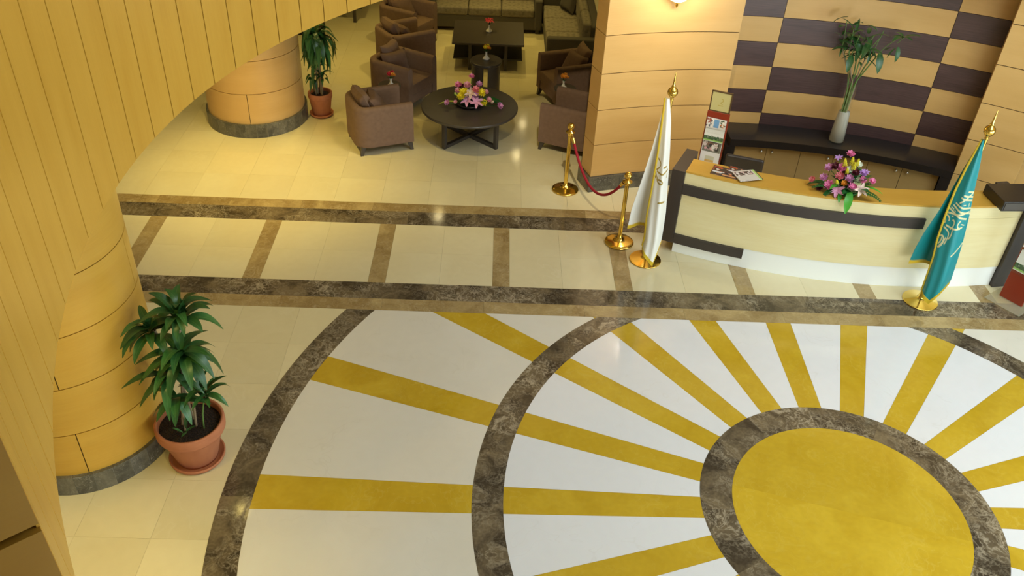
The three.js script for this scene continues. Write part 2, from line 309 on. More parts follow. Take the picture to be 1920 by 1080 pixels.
{ // balcony parapet: vertical wood boards round the void; degrees here are measured from -z towards +x
  const w = structure('wall_balcony'), P = 3.205, first = 149.33, top = 4.75, bottom = 3.06, toF = (a) => 90 - a, end = 219.1;
  for (let k = -6; k < 22; k++) {
    const a0 = first + (k - 0) * P, a1 = Math.min(a0 + P, end); if (a0 >= end) break; const e = 0.0055 / 5.41 / D;
    part('wall_board', arcBoard(MX, MZ, -1, 5.41, 5.419, toF(a1 - e), toF(a0 + e), bottom, top, 5, true, rr(0, 5), rr(0, 5)), M.wood, w);
  }
  part('core', arcBoard(MX, MZ, -1, 5.42, 5.74, toF(end - 0.2), toF(first - 6 * P), bottom + 0.012, top - 0.01, 60), M.gap, w);
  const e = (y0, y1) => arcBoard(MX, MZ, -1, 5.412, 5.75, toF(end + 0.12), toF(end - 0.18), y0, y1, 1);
  part('end_board', e(bottom, 4.045), M.woodShaded, w); part('end_board', e(4.072, top), M.woodShaded, w);
  part('capping', arcBoard(MX, MZ, -1, 5.40, 5.76, toF(end + 0.12), toF(first - 6 * P), top, top + 0.04, 60), M.wood, w);
  part('far_parapet', arcBoard(MX, MZ, -1, 5.41, 5.74, toF(first - 6 * P), toF(-70), 3.06, 4.3, 60, true), M.wood, w);
}
// ---------------------------------------------------------------- round columns
function column(cx, cz, joint, wood, label) {
  const c = structure('column'); tag(c, label, 'column');
  const ys = [0.2, 0.648, 1.122, 1.595, 2.07, 2.545, 3.09];
  part('core', new THREE.CylinderGeometry(0.672, 0.672, 3.09, 64).translate(cx, 1.545, cz), M.gap, c);
  for (let i = 0; i < 6; i++) {
    const f = i % 2 ? joint + 75 : joint, e = 0.004 / 0.69 / D;
    for (let k = 0; k < 2; k++) part('wall_panel', arcBoard(cx, cz, 1, 0.674, 0.69, f + 180 * k + e, f + 180 * (k + 1) - e, ys[i] + 0.004, ys[i + 1] - 0.004, 40, false, rr(0, 5), rr(0, 5)), wood, c);
  }
  for (let k = 0; k < 30; k++) part('base_tile', arcBoard(cx, cz, 1, 0.68, 0.722, k * 12 + 0.12, k * 12 + 11.88, 0.001, 0.205, 2, false, rr(0, 5), rr(0, 5)), M.granite, c);
  part('mortar', new THREE.CylinderGeometry(0.719, 0.719, 0.198, 60).translate(cx, 0.1, cz), tint(0.30, 0.29, 0.25, 0.9), c);
}
column(-3.486, -11.842, 6, M.pale, 'round wood clad column standing beside the slim drooping potted plant');
column(-3.472, -5.42, 22, M.wood, 'round wood clad column standing beside the bushy potted plant in the foreground');

// ---------------------------------------------------------------- curved piers, chequered recess
const PY = [0.215, 0.676, 1.16, 1.64, 2.121, 2.6, 3.09];
function pier(name, f0, f1) {
  const w = structure(name), g = 0.0048;
  part('core', arcBoard(MX, MZ, -1, 5.576, 5.84, f0 + 0.15, f1 - 0.15, 0, 3.09, 24), M.gap, w);
  for (let i = 0; i < 6; i++) {
    part('wall_panel', arcBoard(MX, MZ, -1, 5.56, 5.575, f0, f1, PY[i] + g, PY[i + 1] - g, 24, false, rr(0, 5), rr(0, 5)), M.pale, w);
    for (const [f, s] of [[f0, 1], [f1, -1]]) part('side_panel', arcBoard(MX, MZ, -1, 5.577, 5.86, Math.min(f, f + s * 0.14), Math.max(f, f + s * 0.14), PY[i] + g, PY[i + 1] - g, 1, false, rr(0, 5), rr(0, 5)), M.pale, w);
  }
  const n = Math.round((f1 - f0) / 3.9), s = (f1 - f0 + 0.6) / n;
  for (let k = 0; k < n; k++) part('base_tile', arcBoard(MX, MZ, -1, 5.53, 5.575, f0 - 0.3 + k * s + 0.012, f0 - 0.3 + (k + 1) * s - 0.012, 0.001, 0.213, 3, false, rr(0, 5), rr(0, 5)), M.granite, w);
  for (const [f, d] of [[f0, -1], [f1, 1]]) part('base_tile', arcBoard(MX, MZ, -1, 5.577, 5.89, Math.min(f, f + d * 0.3), Math.max(f, f + d * 0.3), 0.001, 0.213, 1, false, rr(0, 5), rr(0, 5)), M.granite, w);
}
pier('wall_pier', -19.3, -1.8);
pier('wall_pier', 29.0, 35.9);
{
  const w = structure('wall_reception');
  part('core', arcBoard(MX, MZ, -1, 5.966, 6.2, -16, 44, 0, 3.09, 40), M.gap, w);
  const F = [-14.7, 4.3, 23.35, 42.4];
  for (let c = 0; c < 3; c++) for (let r = 0; r < 8; r++) {
    const y0 = 0.585 + 0.3225 * r, y1 = Math.min(y0 + 0.3225, 3.09), darkOne = (r + c) % 2 === 1;
    part('wall_panel', arcBoard(MX, MZ, -1, 5.95, 5.965, F[c] + 0.03, F[c + 1] - 0.03, y0 + 0.003, y1 - 0.003, 14, false, rr(0, 5), rr(0, 5)), darkOne ? M.wenge : M.pale, w);
  }
}
// ---------------------------------------------------------------- counter behind the desk
{
  const t = thing('back_counter', 'long curved black topped cabinet under the chequered wall behind the desk', 'cabinet', [MX, 0, MZ]);
  part('countertop', boxUV(arcBoard(0, 0, -1, 5.43, 5.94, -0.4, 28.9, 0.65, 0.75, 30)), M.black, t);
  for (const f of [-0.9, 27.6]) part('end_panel', arcBoard(0, 0, -1, 5.43, 5.93, f, f + 1.3, 0, 0.648, 2), M.black, t);
  part('carcass', arcBoard(0, 0, -1, 5.52, 5.93, 0.45, 27.55, 0.06, 0.645, 24), M.gap, t);
  const F = [0.5, 5, 9.6, 14, 18.5, 22.9, 27.5];
  for (let i = 0; i < 6; i++) {
    const d = part('door', arcBoard(0, 0, -1, 5.50, 5.518, F[i] + 0.03, F[i + 1] - 0.03, 0.08, 0.64, 5, false, rr(0, 5), rr(0, 5)), M.door, t);
    const f = (i % 2 ? F[i] + 0.72 : F[i + 1] - 0.72) * D;
    part('knob', new THREE.SphereGeometry(0.018, 12, 8).translate(5.482 * Math.sin(f), 0.575, -5.482 * Math.cos(f)), M.steel, d);
  }
}
// ---------------------------------------------------------------- reception desk
const PX = 4.819, PZ = -14.305;
{
  const t = thing('reception_desk', 'long bowed pale wood reception desk with dark bands and white plinth', 'desk', [PX, 0, PZ]);
  const A = (r0, r1, f0, f1, y0, y1, n = 24) => arcBoard(0, 0, 1, r0, r1, f0, f1, y0, y1, n, false, rr(0, 4), rr(0, 4));
  part('plinth', A(5.95, 6.245, -24.7, 9.9, 0, 0.262), M.laminate, t);
  part('front_panel', A(6.2, 6.252, -24.7, 9.9, 0.265, 0.938), M.maple, t);
  part('upper_band', A(6.2, 6.252, -24.7, 9.9, 0.94, 1.078), M.maple, t);
  part('worktop', A(5.92, 6.256, -24.7, 11.5, 1.08, 1.10), M.wood, t);
  part('inner_panel', A(5.93, 5.95, -24.7, 9.9, 0.265, 1.078), M.maple, t);
  part('dark_band', A(6.2, 6.282, -24.7, -0.3, 0.812, 0.94), M.charcoal, t);
  part('lower_band', A(6.2, 6.282, -24.7, -17.2, 0.142, 0.262, 6), M.charcoal, t);
  part('end_panel', A(5.71, 6.284, -26.1, -24.72, 0.14, 1.10, 2), M.charcoal, t);
  part('end_panel', A(5.71, 6.30, 9.95, 11.45, 0, 1.078, 2), M.charcoal, t);
  part('staff_shelf', A(5.35, 5.925, -24.5, 9.9, 0.70, 0.73), M.maple, t);
}
const onDesk = (r, f, y = 1.1) => [PX + r * Math.sin(f * D), y, PZ + r * Math.cos(f * D)];

// ---------------------------------------------------------------- brass posts, rope
const post = thing('stanchion', 'brass rope post standing nearer the round coffee table, left of the wood pier', 'barrier post', [0.99, 0, -10.0]);
part('base', lathe([[0, 0.001], [0.172, 0.001], [0.178, 0.012], [0.172, 0.024], [0.14, 0.034], [0.085, 0.046], [0.05, 0.056], [0.045, 0.075], [0.03, 0.08], [0.027, 0.1], [0, 0.1]], 48), M.brass, post);
part('pole', new THREE.CylinderGeometry(0.025, 0.025, 0.75, 24).translate(0, 0.465, 0), M.brass, post);
part('collar', lathe([[0.025, 0.80], [0.034, 0.81], [0.034, 0.835], [0.058, 0.845], [0.058, 0.856], [0.03, 0.866], [0.022, 0.885], [0.0, 0.89]], 32), M.brass, post);
part('finial', new THREE.SphereGeometry(0.046, 24, 16).translate(0, 0.928, 0), M.brass, post);
const post2 = copyOf(post, 'stanchion', 'brass rope post standing beside the white flag, on the crossing of the floor strips', [1.585, 0, -8.775], 0);
{
  const dir = new THREE.Vector3(0.595, 0, 1.225).normalize(), a = new THREE.Vector3(0.99, 0.80, -10.0).addScaledVector(dir, 0.075), b = new THREE.Vector3(1.585, 0.80, -8.775).addScaledVector(dir, -0.075);
  for (const [o, s] of [[post, 1], [post2, -1]]) part('hook', tube([[dir.x * s * 0.03, 0.82, dir.z * s * 0.03], [dir.x * s * 0.055, 0.835, dir.z * s * 0.055], [dir.x * s * 0.075, 0.80, dir.z * s * 0.075]], 0.009, 8), M.brass, o);
  const t = thing('barrier_rope', 'red velvet rope sagging between the two brass posts', 'rope'), pts = [];
  for (let i = 0; i <= 12; i++) { const k = i / 12, p = a.clone().lerp(b, k); p.y = 0.80 - 0.44 * (1 - Math.pow(2 * k - 1, 2)); pts.push(p.toArray()); }
  part('cord', tube(pts, 0.017, 48, 10), M.velvet, t);
  for (const p of [0, 12]) { const q = pts[p ? 11 : 1]; part('end_cap', tube([pts[p], pts[p].map((v, i) => lerp(v, q[i], 0.45))], 0.021, 4, 10), M.brass, t); }
}
// ---------------------------------------------------------------- flags
function strokes(text, ground, ink, y0, y1, w) {
  const c = document.createElement('canvas'); c.width = 512; c.height = 1024; const g = c.getContext('2d');
  g.fillStyle = ground; g.fillRect(0, 0, 512, 1024); g.strokeStyle = ink; g.lineCap = 'round'; g.lineJoin = 'round';
  for (const s of text.split('|')) {
    const p = s.split(' ').map((q) => { const [u, y] = q.split(',').map(Number); return [u * 512, (y1 - y) / (y1 - y0) * 1024]; });
    const len = p.reduce((a, q, i) => a + (i ? Math.hypot(q[0] - p[i - 1][0], q[1] - p[i - 1][1]) : 0), 0);
    g.lineWidth = len < 90 ? w * 0.6 : w; g.beginPath(); g.moveTo(...p[0]);
    if (p.length === 2) g.lineTo(...p[1]); else { for (let i = 1; i < p.length - 1; i++) { const e = i === p.length - 2 ? p[i + 1] : [(p[i][0] + p[i + 1][0]) / 2, (p[i][1] + p[i + 1][1]) / 2]; g.quadraticCurveTo(...p[i], ...e); } }
    g.stroke();
  }
  const t = new THREE.CanvasTexture(c); t.colorSpace = THREE.SRGBColorSpace; t.magFilter = THREE.LinearFilter; return t;
}
function flagStand(label, pos, base) {
  const t = thing('flag_stand', label, 'flag stand', pos, Math.atan2(-pos[0], -pos[2]));
  part('base', lathe([[0, 0.001], [base, 0.001], [base + 0.004, 0.008], [base, 0.016], [0.06, 0.04], [0.05, 0.055], [0.04, 0.06], [0.036, 0.10], [0.02, 0.12], [0, 0.12]], 48), M.brass, t);
  part('pole', new THREE.CylinderGeometry(0.015, 0.015, 2.0, 16).translate(0, 1.08, 0), M.brass, t);
  part('finial', join(lathe([[0.015, 2.04], [0.022, 2.05], [0.012, 2.065], [0.03, 2.08], [0.052, 2.11], [0.056, 2.135], [0.048, 2.165], [0.02, 2.19], [0.024, 2.2], [0.014, 2.21], [0.008, 2.30], [0.0, 2.36]], 24)), M.brass, t);
  return t;
}
// the draped cloth: a front fold bulging towards the room, wrapped round behind the pole into a second, shorter fold
function flagCloth(name, label, pos, ys, xf, xr, xl, tipF, tipB, cloth, print) {
  const t = thing(name, label, 'flag', pos, Math.atan2(-pos[0], -pos[2]));
  const ip = (y, a) => { for (let i = 0; i + 1 < ys.length; i++) if (y >= ys[i + 1]) return lerp(a[i], a[i + 1], clamp01((ys[i] - y) / (ys[i] - ys[i + 1]))); return a[a.length - 1]; };
  const spread = (y) => clamp01((2.06 - y) / 1.6), N = 46;
  const front = (s, y) => { const q = spread(y); return [lerp(ip(y, xf), ip(y, xr), s), y, 0.03 + 0.055 * q + (0.03 + 0.075 * q) * Math.sin(Math.PI * Math.min(1, s * 1.02)) * 0.9 - 0.075 * q * Math.pow(s, 4) + 0.02 * q * Math.sin(s * 10 + y * 1.2)]; };
  const back = (s, y) => { const q = spread(y); return [lerp(ip(y, xr) - 0.012 * q, ip(y, xl), s), y, 0.022 - 0.01 * q + (0.05 * q) * Math.sin(s * 7.5) * (s > 0.3 ? 1 : s / 0.3) - 0.03 * q * Math.sin(Math.PI * s)]; };
  const build = (fn, n, bottom, s0 = 0, s1 = 1) => {
    const pos = [], uv = [], idx = [];
    for (let j = 0; j <= N; j++) for (let i = 0; i <= n; i++) { const s = lerp(s0, s1, i / n), y = lerp(ys[0], bottom(s), j / N); pos.push(...fn(s, y)); uv.push(s, (y - 0.6) / 0.95); }
    for (let j = 0; j < N; j++) for (let i = 0; i < n; i++) { const a = j * (n + 1) + i; idx.push(a, a + n + 1, a + 1, a + 1, a + n + 1, a + n + 2); }
    const shell = fromTris(pos, uv, idx), p2 = shell.attributes.position, nn = shell.attributes.normal, inner = shell.clone(), q = inner.attributes.position;
    for (let i = 0; i < q.count; i++) q.setXYZ(i, p2.getX(i) - nn.getX(i) * 0.003, p2.getY(i) - nn.getY(i) * 0.003, p2.getZ(i) - nn.getZ(i) * 0.003);
    inner.setIndex([...idx].reverse()); inner.computeVertexNormals(); return join(shell, inner);
  };
  part('front_fold', build(front, 22, tipF), print, t); part('rear_fold', build(back, 26, tipB), cloth, t);
  const gold = phys({ color: new THREE.Color(0.72, 0.52, 0.03), roughness: 0.55, sheen: 0.4, sheenColor: new THREE.Color(0.8, 0.6, 0.1) });
  const edge = [], rim = []; for (let j = 0; j <= 40; j++) { const y = lerp(ys[0], tipF(0), j / 40), p = front(0, y); edge.push([p[0], y, p[2] + 0.004]); }
  part('fringe', tube(edge, 0.013, 60, 6), gold, t);
  const hem = (fn, bottom, n, len, s0 = 0) => { const gs = []; for (let i = 0; i < n; i++) { const s = lerp(s0, 1, (i + 0.5) / n), p = fn(s, bottom(s)); gs.push(box(0.0075, len, 0.006, p[0], p[1] - len / 2 + 0.012, p[2])); } return join(gs); };
  const f1 = part('fringe', hem(front, tipF, 56, 0.05), gold, t); f1.userData.kind = 'stuff';
  const f2 = part('fringe', hem(back, tipB, 70, 0.05, 0.3), gold, t); f2.userData.kind = 'stuff';
  return t;
}
{
  const silk = (c, map) => phys({ color: map ? 0xffffff : c, map: map ?? null, roughness: 0.36, sheen: 0.5, sheenColor: new THREE.Color(0.5, 0.5, 0.5), sheenRoughness: 0.4 });
  const W = [1.86, 0, -8.42], G = [4.93, 0, -7.79];
  flagStand('brass flag pole with round base holding the white flag', W, 0.185);
  flagStand('brass flag pole with round base holding the green flag', G, 0.19);
  const emblem = '-0.15,1.41 0.06,1.32 0.00,1.21|0.13,1.31 0.61,1.25 0.12,1.18|-0.09,1.29 -0.08,1.17 0.25,1.08|-0.18,1.26 -0.21,1.16 0.13,1.08|0.17,1.16 0.57,1.12 0.91,1.17|0.22,1.07 0.29,1.02 0.74,1.03 0.47,1.08 0.26,1.06|0.50,0.79 0.64,0.81 0.85,0.78|0.63,1.22 0.81,1.22|0.90,1.12 0.86,1.08';
  const script = '0.75,1.48 1.04,1.46|0.57,1.44 1.01,1.41|0.47,1.41 1.00,1.37|0.46,1.35 0.73,1.40 0.95,1.45|0.28,1.33 0.63,1.30 1.01,1.28|0.20,1.30 0.62,1.25 0.99,1.22|0.07,1.25 0.51,1.21 0.90,1.16|0.07,1.20 0.44,1.21 0.97,1.24|0.13,1.27 0.27,1.26|-0.00,1.17 0.23,1.17 0.22,1.12|0.00,1.13 0.17,1.10 0.02,1.07|0.17,1.06 0.47,1.04 0.82,1.07|0.71,1.15 0.55,1.09 0.76,1.06|0.38,1.14 0.46,1.15 0.49,1.08 0.39,1.04|0.11,1.03 0.33,1.01 0.41,0.95 0.32,0.85|0.48,1.03 0.51,0.97 0.43,0.93|0.05,0.92 0.17,0.95 0.28,0.87 0.13,0.81|0.07,0.83 0.17,0.87 0.15,0.91|0.07,0.79 0.25,0.81 0.30,0.92|0.72,0.74 0.92,0.80 0.98,0.86|0.67,1.33 0.76,1.33|0.90,1.31 0.89,1.34|0.78,1.11 0.88,1.09|0.33,1.25 0.38,1.24|0.28,1.18 0.35,1.18';
  const up = emblem.replace(/,(\d\.\d\d)/g, (m, y) => ',' + (Number(y) + 0.08).toFixed(2));
  const wp = strokes(up, '#efede4', '#a98f45', 0.6, 1.55, 24), gp = strokes(script, '#148a8f', '#d9d3a4', 0.6, 1.55, 22);
  flagCloth('flag', 'white flag with gold fringe and gold emblem furled on its pole', W,
    [2.07, 1.82, 1.48, 1.15, 0.68, 0.39, 0.16, 0.02], [-0.065, -0.06, -0.051, -0.051, -0.06, -0.047, -0.065, -0.02], [-0.02, 0.032, 0.072, 0.104, 0.145, 0.15, 0.145, 0.12], [-0.06, -0.085, -0.122, -0.17, -0.245, -0.262, -0.26, -0.26],
    (s) => s < 0.8 ? lerp(0.26, 0.06, Math.pow(s / 0.8, 0.8)) : lerp(0.06, 0.3, (s - 0.8) / 0.2), (s) => lerp(0.28, 0.47, clamp01(s * 2)), silk(new THREE.Color('#efede4')), silk(0, wp));
  flagCloth('flag', 'green flag with white calligraphy and gold fringe furled on its pole', G,
    [2.04, 1.74, 1.465, 1.17, 0.86, 0.64, 0.4, 0.1], [-0.034, -0.068, -0.087, -0.086, -0.07, -0.04, -0.03, -0.02], [-0.012, 0.045, 0.085, 0.135, 0.175, 0.195, 0.212, 0.2], [-0.04, -0.085, -0.12, -0.16, -0.22, -0.245, -0.255, -0.26],
    (s) => s < 0.5 ? lerp(0.2, 0.13, s / 0.5) : lerp(0.13, 0.36, (s - 0.5) / 0.5), (s) => lerp(0.36, 0.49, clamp01(s * 2)), silk(new THREE.Color('#148a8f')), silk(0, gp));
}
// ---------------------------------------------------------------- leaves and flowers
function leafShape(L, W, rise, droop, fold = 0.25, n = 8, tipAt = 0.85) {
  const pos = [], uv = [], idx = [];
  for (let i = 0; i <= n; i++) {
    const t = i / n, w = W / 2 * Math.pow(Math.sin(Math.PI * Math.pow(lerp(0.06, 0.985, t), tipAt)), 0.75), y = L * (rise * t - droop * t * t), z = L * t * (1 - 0.25 * droop * t);
    for (const s of [-1, 0, 1]) { pos.push(s * w, y + Math.abs(s) * fold * w, z); uv.push(0.5 + s * 0.5, t); }
  }
  for (let i = 0; i < n; i++) for (let j = 0; j < 2; j++) { const a = i * 3 + j; idx.push(a, a + 3, a + 1, a + 1, a + 3, a + 4); }
  return fromTris(pos, uv, idx);
}
function petalRing(n, L, W, tilt, cup, y, jitter = 0.15) {
  return Array.from({ length: n }, (_, i) => place(leafShape(L, W, Math.sin(tilt), -cup, 0.5, 4, 0.7), [0, y, 0], [0, i / n * 2 * Math.PI + rr(-jitter, jitter), 0]));
}
const roseShape = join(petalRing(7, 1.0, 0.95, 0.25, 0.25, 0), petalRing(6, 0.72, 0.8, 0.9, 0.5, 0.12), petalRing(5, 0.45, 0.6, 1.4, 0.6, 0.25), new THREE.SphereGeometry(0.42, 8, 6).translate(0, 0.35, 0));
const mumShape = join(petalRing(14, 1.0, 0.3, 0.1, 0.1, 0), petalRing(12, 0.8, 0.3, 0.7, 0.2, 0.15), petalRing(9, 0.55, 0.3, 1.2, 0.2, 0.25), new THREE.SphereGeometry(0.35, 8, 6).translate(0, 0.3, 0));
const lilyShape = join(petalRing(3, 1.0, 0.42, 0.6, -0.35, 0, 0), petalRing(3, 0.95, 0.34, 0.6, -0.35, 0.02, 0).map((g) => g.rotateY(Math.PI / 3)));
const budShape = lathe([[0, 0], [0.18, 0.1], [0.3, 0.4], [0.26, 0.8], [0.1, 1.1], [0, 1.2]], 8);
const fernShape = (() => { const gs = [tube([[0, 0, 0], [0, 0.12, 0.5], [0, 0.05, 1]], 0.012, 8, 4)]; for (let i = 1; i < 12; i++) { const t = i / 12, y = 0.48 * t * (1 - t) + 0.05 * t; for (const s of [-1, 1]) gs.push(place(leafShape(0.3 * (1 - 0.7 * t), 0.085, 0.1, 0.2, 0.1, 3), [0, y, t], [0, s * 1.15, 0])); } return join(gs); })();
const sprayShape = (() => { const gs = [tube([[0, 0, 0], [0.02, 0.5, 0], [0, 1, 0]], 0.018, 4, 4)]; for (let i = 0; i < 46; i++) { const t = 0.25 + 0.75 * i / 46, a = i * 2.4, r = 0.17 * (1.15 - t); gs.push(new THREE.IcosahedronGeometry(0.05, 0).translate(r * Math.cos(a), t, r * Math.sin(a))); } return join(gs); })();
const wideLeaf = leafShape(1, 0.32, 0.25, 0.35, 0.2, 8), longLeaf = leafShape(1, 0.16, 0.3, 0.35, 0.25, 8);
const FC = { pink: tint(0.80, 0.22, 0.42), coral: tint(0.82, 0.24, 0.27), mauve: tint(0.66, 0.28, 0.50), rosy: tint(0.75, 0.33, 0.40), wine: tint(0.10, 0.008, 0.016), white: tint(0.84, 0.88, 0.74), cream: tint(0.80, 0.82, 0.50), lilac: tint(0.50, 0.26, 0.58), orange: tint(0.82, 0.34, 0.03), yellow: tint(0.88, 0.72, 0.02), lily: tint(0.78, 0.36, 0.52), pale: tint(0.84, 0.62, 0.50), spray: tint(0.72, 0.62, 0.02), bright: tint(0.07, 0.36, 0.03, 0.35), deep: tint(0.012, 0.12, 0.022, 0.4), lime: tint(0.42, 0.52, 0.08), red: tint(0.62, 0.03, 0.05) };
// list: kind colour x y size(mm); z grows towards the middle of the bunch
function bunch(t, list, shape, top, bottom, depth) {
  for (const row of list.trim().split('|')) {
    const [kind, colour, sx, sy, size] = row.trim().split(' '), x = +sx, y0 = +sy - bottom, k = +size / 1000, h = clamp01(y0 / (top - bottom));
    const z = depth * (1 - h) * Math.sqrt(Math.max(0.05, 1 - Math.pow(x / shape, 2))), y = Math.max(0.03, y0 + 0.5 * z);
    const out = new THREE.Vector3(x * 1.2, 0.35 + y * 1.3, z * 1.6 + 0.25).normalize(), q = new THREE.Quaternion().setFromUnitVectors(new THREE.Vector3(0, 1, 0), out);
    const g = ({ rose: roseShape, mum: mumShape, lily: lilyShape, bud: budShape, spray: sprayShape })[kind];
    const m = part(kind === 'rose' ? 'rose' : kind === 'mum' ? 'chrysanthemum' : kind === 'lily' ? 'lily' : kind === 'bud' ? 'bud' : 'goldenrod', g, FC[colour], t);
    m.position.set(x, y, z); m.quaternion.copy(q); m.scale.setScalar(k / 2 * (kind === 'spray' ? 4.2 : 1.6));
    part('stem', tube([[x * 0.15, 0.02, z * 0.2], [x * 0.55, y * 0.6, z * 0.55], [x, y, z]], 0.004, 6, 5), FC.deep, t);
  }
}
function leafPart(t, g, mat, pos, yaw, pitch, scale, name = 'leaf') { const m = part(name, g, mat, t); m.position.set(...pos); m.rotation.set(pitch, yaw, 0, 'YXZ'); m.scale.setScalar(scale); return m; }
{
  const p = onDesk(6.09, -8.4), t = thing('flower_arrangement', 'pink and white rose bouquet with yellow goldenrod on the reception desk', 'flowers', p, Math.atan2(-p[0], -p[2]));
  part('bowl', lathe([[0, 0.001], [0.11, 0.001], [0.13, 0.04], [0.12, 0.045], [0, 0.045]], 24), FC.deep, t);
  bunch(t, 'rose pink -0.112 1.346 68|rose coral -0.107 1.251 66|rose mauve -0.008 1.249 62|rose pink -0.185 1.118 72|rose pink 0.046 1.162 72|rose pink 0.119 1.268 54|rose coral -0.368 1.137 52|rose mauve -0.258 1.192 60|rose mauve -0.235 1.316 66|rose wine -0.179 1.347 64|rose wine -0.059 1.316 56|rose wine 0.032 1.334 60|rose wine -0.268 1.062 56|rose white 0.042 1.431 50|rose white -0.035 1.349 52|rose cream 0.083 1.234 62|rose pink -0.068 1.527 58|lily lilac -0.177 1.462 70|rose lilac 0.109 1.347 56|lily lilac 0.133 1.37 62|rose pink 0.218 1.282 48|rose orange -0.044 1.184 46|lily lily -0.093 1.08 130|lily pale 0.135 1.154 130|bud white -0.16 1.09 40|spray spray -0.03 1.40 70|spray spray 0.0 1.36 64|spray spray -0.09 1.37 70|spray spray -0.05 1.30 56|spray spray -0.11 1.16 50|spray spray 0.02 1.41 60', 0.42, 1.55, 1.09, 0.13);
  leafPart(t, wideLeaf, FC.bright, [0.04, 0.09, 0.14], 0.12, 0.85, 0.27); leafPart(t, longLeaf, FC.bright, [0.12, 0.14, 0.06], 1.5, 0.05, 0.27);
  leafPart(t, fernShape, FC.deep, [0.1, 0.08, 0.06], 1.25, 0.12, 0.29, 'fern_frond'); leafPart(t, wideLeaf, FC.deep, [-0.2, 0.07, 0.05], -1.6, 0.2, 0.26); leafPart(t, fernShape, FC.deep, [-0.16, 0.07, 0.08], -1.15, 0.2, 0.22, 'fern_frond');
  leafPart(t, wideLeaf, FC.bright, [-0.1, 0.12, 0.08], -0.5, 0.1, 0.16); leafPart(t, wideLeaf, FC.bright, [-0.06, 0.04, 0.12], 0.2, 0.5, 0.14); leafPart(t, wideLeaf, FC.deep, [-0.12, 0.06, 0.1], -0.7, 0.4, 0.2);
  for (let i = 0; i < 26; i++) leafPart(t, i % 3 ? fernShape : wideLeaf, i % 2 ? FC.deep : leafMats[1], [rr(-0.06, 0.06), 0.04, rr(-0.02, 0.05)], i * 0.42 - 2.9, rr(-1.3, -0.3), rr(0.18, 0.32), i % 3 ? 'fern_frond' : 'leaf');
}
// ---------------------------------------------------------------- potted plants
let besides = [0, 0, 0];   // the round column next to the plant, as the plant sees it: leaves turn away from it
function leaves(t, n, c, L, W, rise, droop, spreadFrom = 0, kinds = 4) {
  const gs = Array.from({ length: kinds }, (_, i) => leafShape(1, W / L * rr(0.9, 1.1), rise * rr(0.75, 1.2), droop * rr(0.75, 1.25), 0.3, 9));
  for (let i = 0; i < n; i++) {
    const p = [c[0] + rr(-0.02, 0.02), c[1] + rr(-0.05, 0.05), c[2] + rr(-0.02, 0.02)], size = L * rr(0.8, 1.12); let yaw = i * 2.4 + rr(-0.3, 0.3);
    for (let k = 0; k < 12 && Math.hypot(p[0] + size * Math.sin(yaw) - besides[0], p[2] + size * Math.cos(yaw) - besides[1]) < besides[2]; k++) yaw += 0.52;
    leafPart(t, gs[i % kinds], leafMats[Math.floor(rnd() * 3)], p, yaw, lerp(0.15, -1.05, Math.pow(i / n, 1.6)) + spreadFrom, size);
  }
}
function pot(t, rb, rt, h, rs) {
  part('saucer', lathe([[0, 0.002], [rs * 0.86, 0.002], [rs, 0.02], [rs + 0.004, 0.045], [rs - 0.012, 0.045], [rs - 0.03, 0.018], [0, 0.016]], 40), M.clay, t);
  part('pot', lathe([[0, 0.018], [rb, 0.018], [rb + (rt - rb) * 0.72, h * 0.74], [rt - 0.008, h * 0.76], [rt, h * 0.80], [rt, h * 0.97], [rt - 0.012, h], [rt - 0.03, h * 0.985], [rt - 0.035, h * 0.80], [rt - 0.05, h * 0.75], [0, h * 0.74]], 48), M.clay, t);
  const s = new THREE.CircleGeometry(rt - 0.036, 40, 0); s.rotateX(-Math.PI / 2);
  part('soil', boxUV(lathe([[rt - 0.034, h * 0.86], [rt * 0.5, h * 0.9], [0.001, h * 0.91]], 32)), M.soil, t);
}
{
  const t = thing('potted_plant', 'bushy broad leaved plant in the big clay pot in the foreground', 'plant', [-2.475, 0, -5.17]);
  pot(t, 0.17, 0.285, 0.45, 0.232); besides = [-0.997, -0.25, 0.71];
  const canes = [[-0.06, 0.02, 0.1, 1.52, -0.06], [0.02, -0.05, -0.1, 1.40, -0.02], [0.06, 0.03, 0.08, 1.14, 0.03], [-0.02, 0.08, 0.0, 0.80, 0.11]];
  for (const [x0, z0, x1, y1, z1] of canes) part('stem', tube([[x0, 0.38, z0], [lerp(x0, x1, 0.4) + 0.02, lerp(0.38, y1, 0.5), lerp(z0, z1, 0.5)], [x1, y1, z1]], 0.011, 12, 7), M.bark, t);
  part('stem', tube([[0.13, 0.38, 0.05], [0.16, 0.6, 0.07], [0.21, 0.8, 0.08]], 0.007, 8, 6), M.stalk, t);
  leaves(t, 22, [0.1, 1.5, -0.06], 0.34, 0.08, 0.7, 0.75); leaves(t, 17, [-0.13, 1.4, -0.02], 0.32, 0.078, 0.6, 0.8); leaves(t, 26, [0.08, 1.2, 0.03], 0.36, 0.084, 0.5, 0.95, 0.1); leaves(t, 16, [-0.02, 1.02, 0.08], 0.35, 0.08, 0.35, 0.9, 0.3);
  leaves(t, 9, [0.0, 0.8, 0.12], 0.3, 0.075, 0.2, 0.6, 0.4); leaves(t, 18, [0.21, 0.82, 0.08], 0.28, 0.046, 0.7, 0.65); leaves(t, 6, [0.02, 0.47, 0.17], 0.1, 0.025, 0.9, 0.3);
}
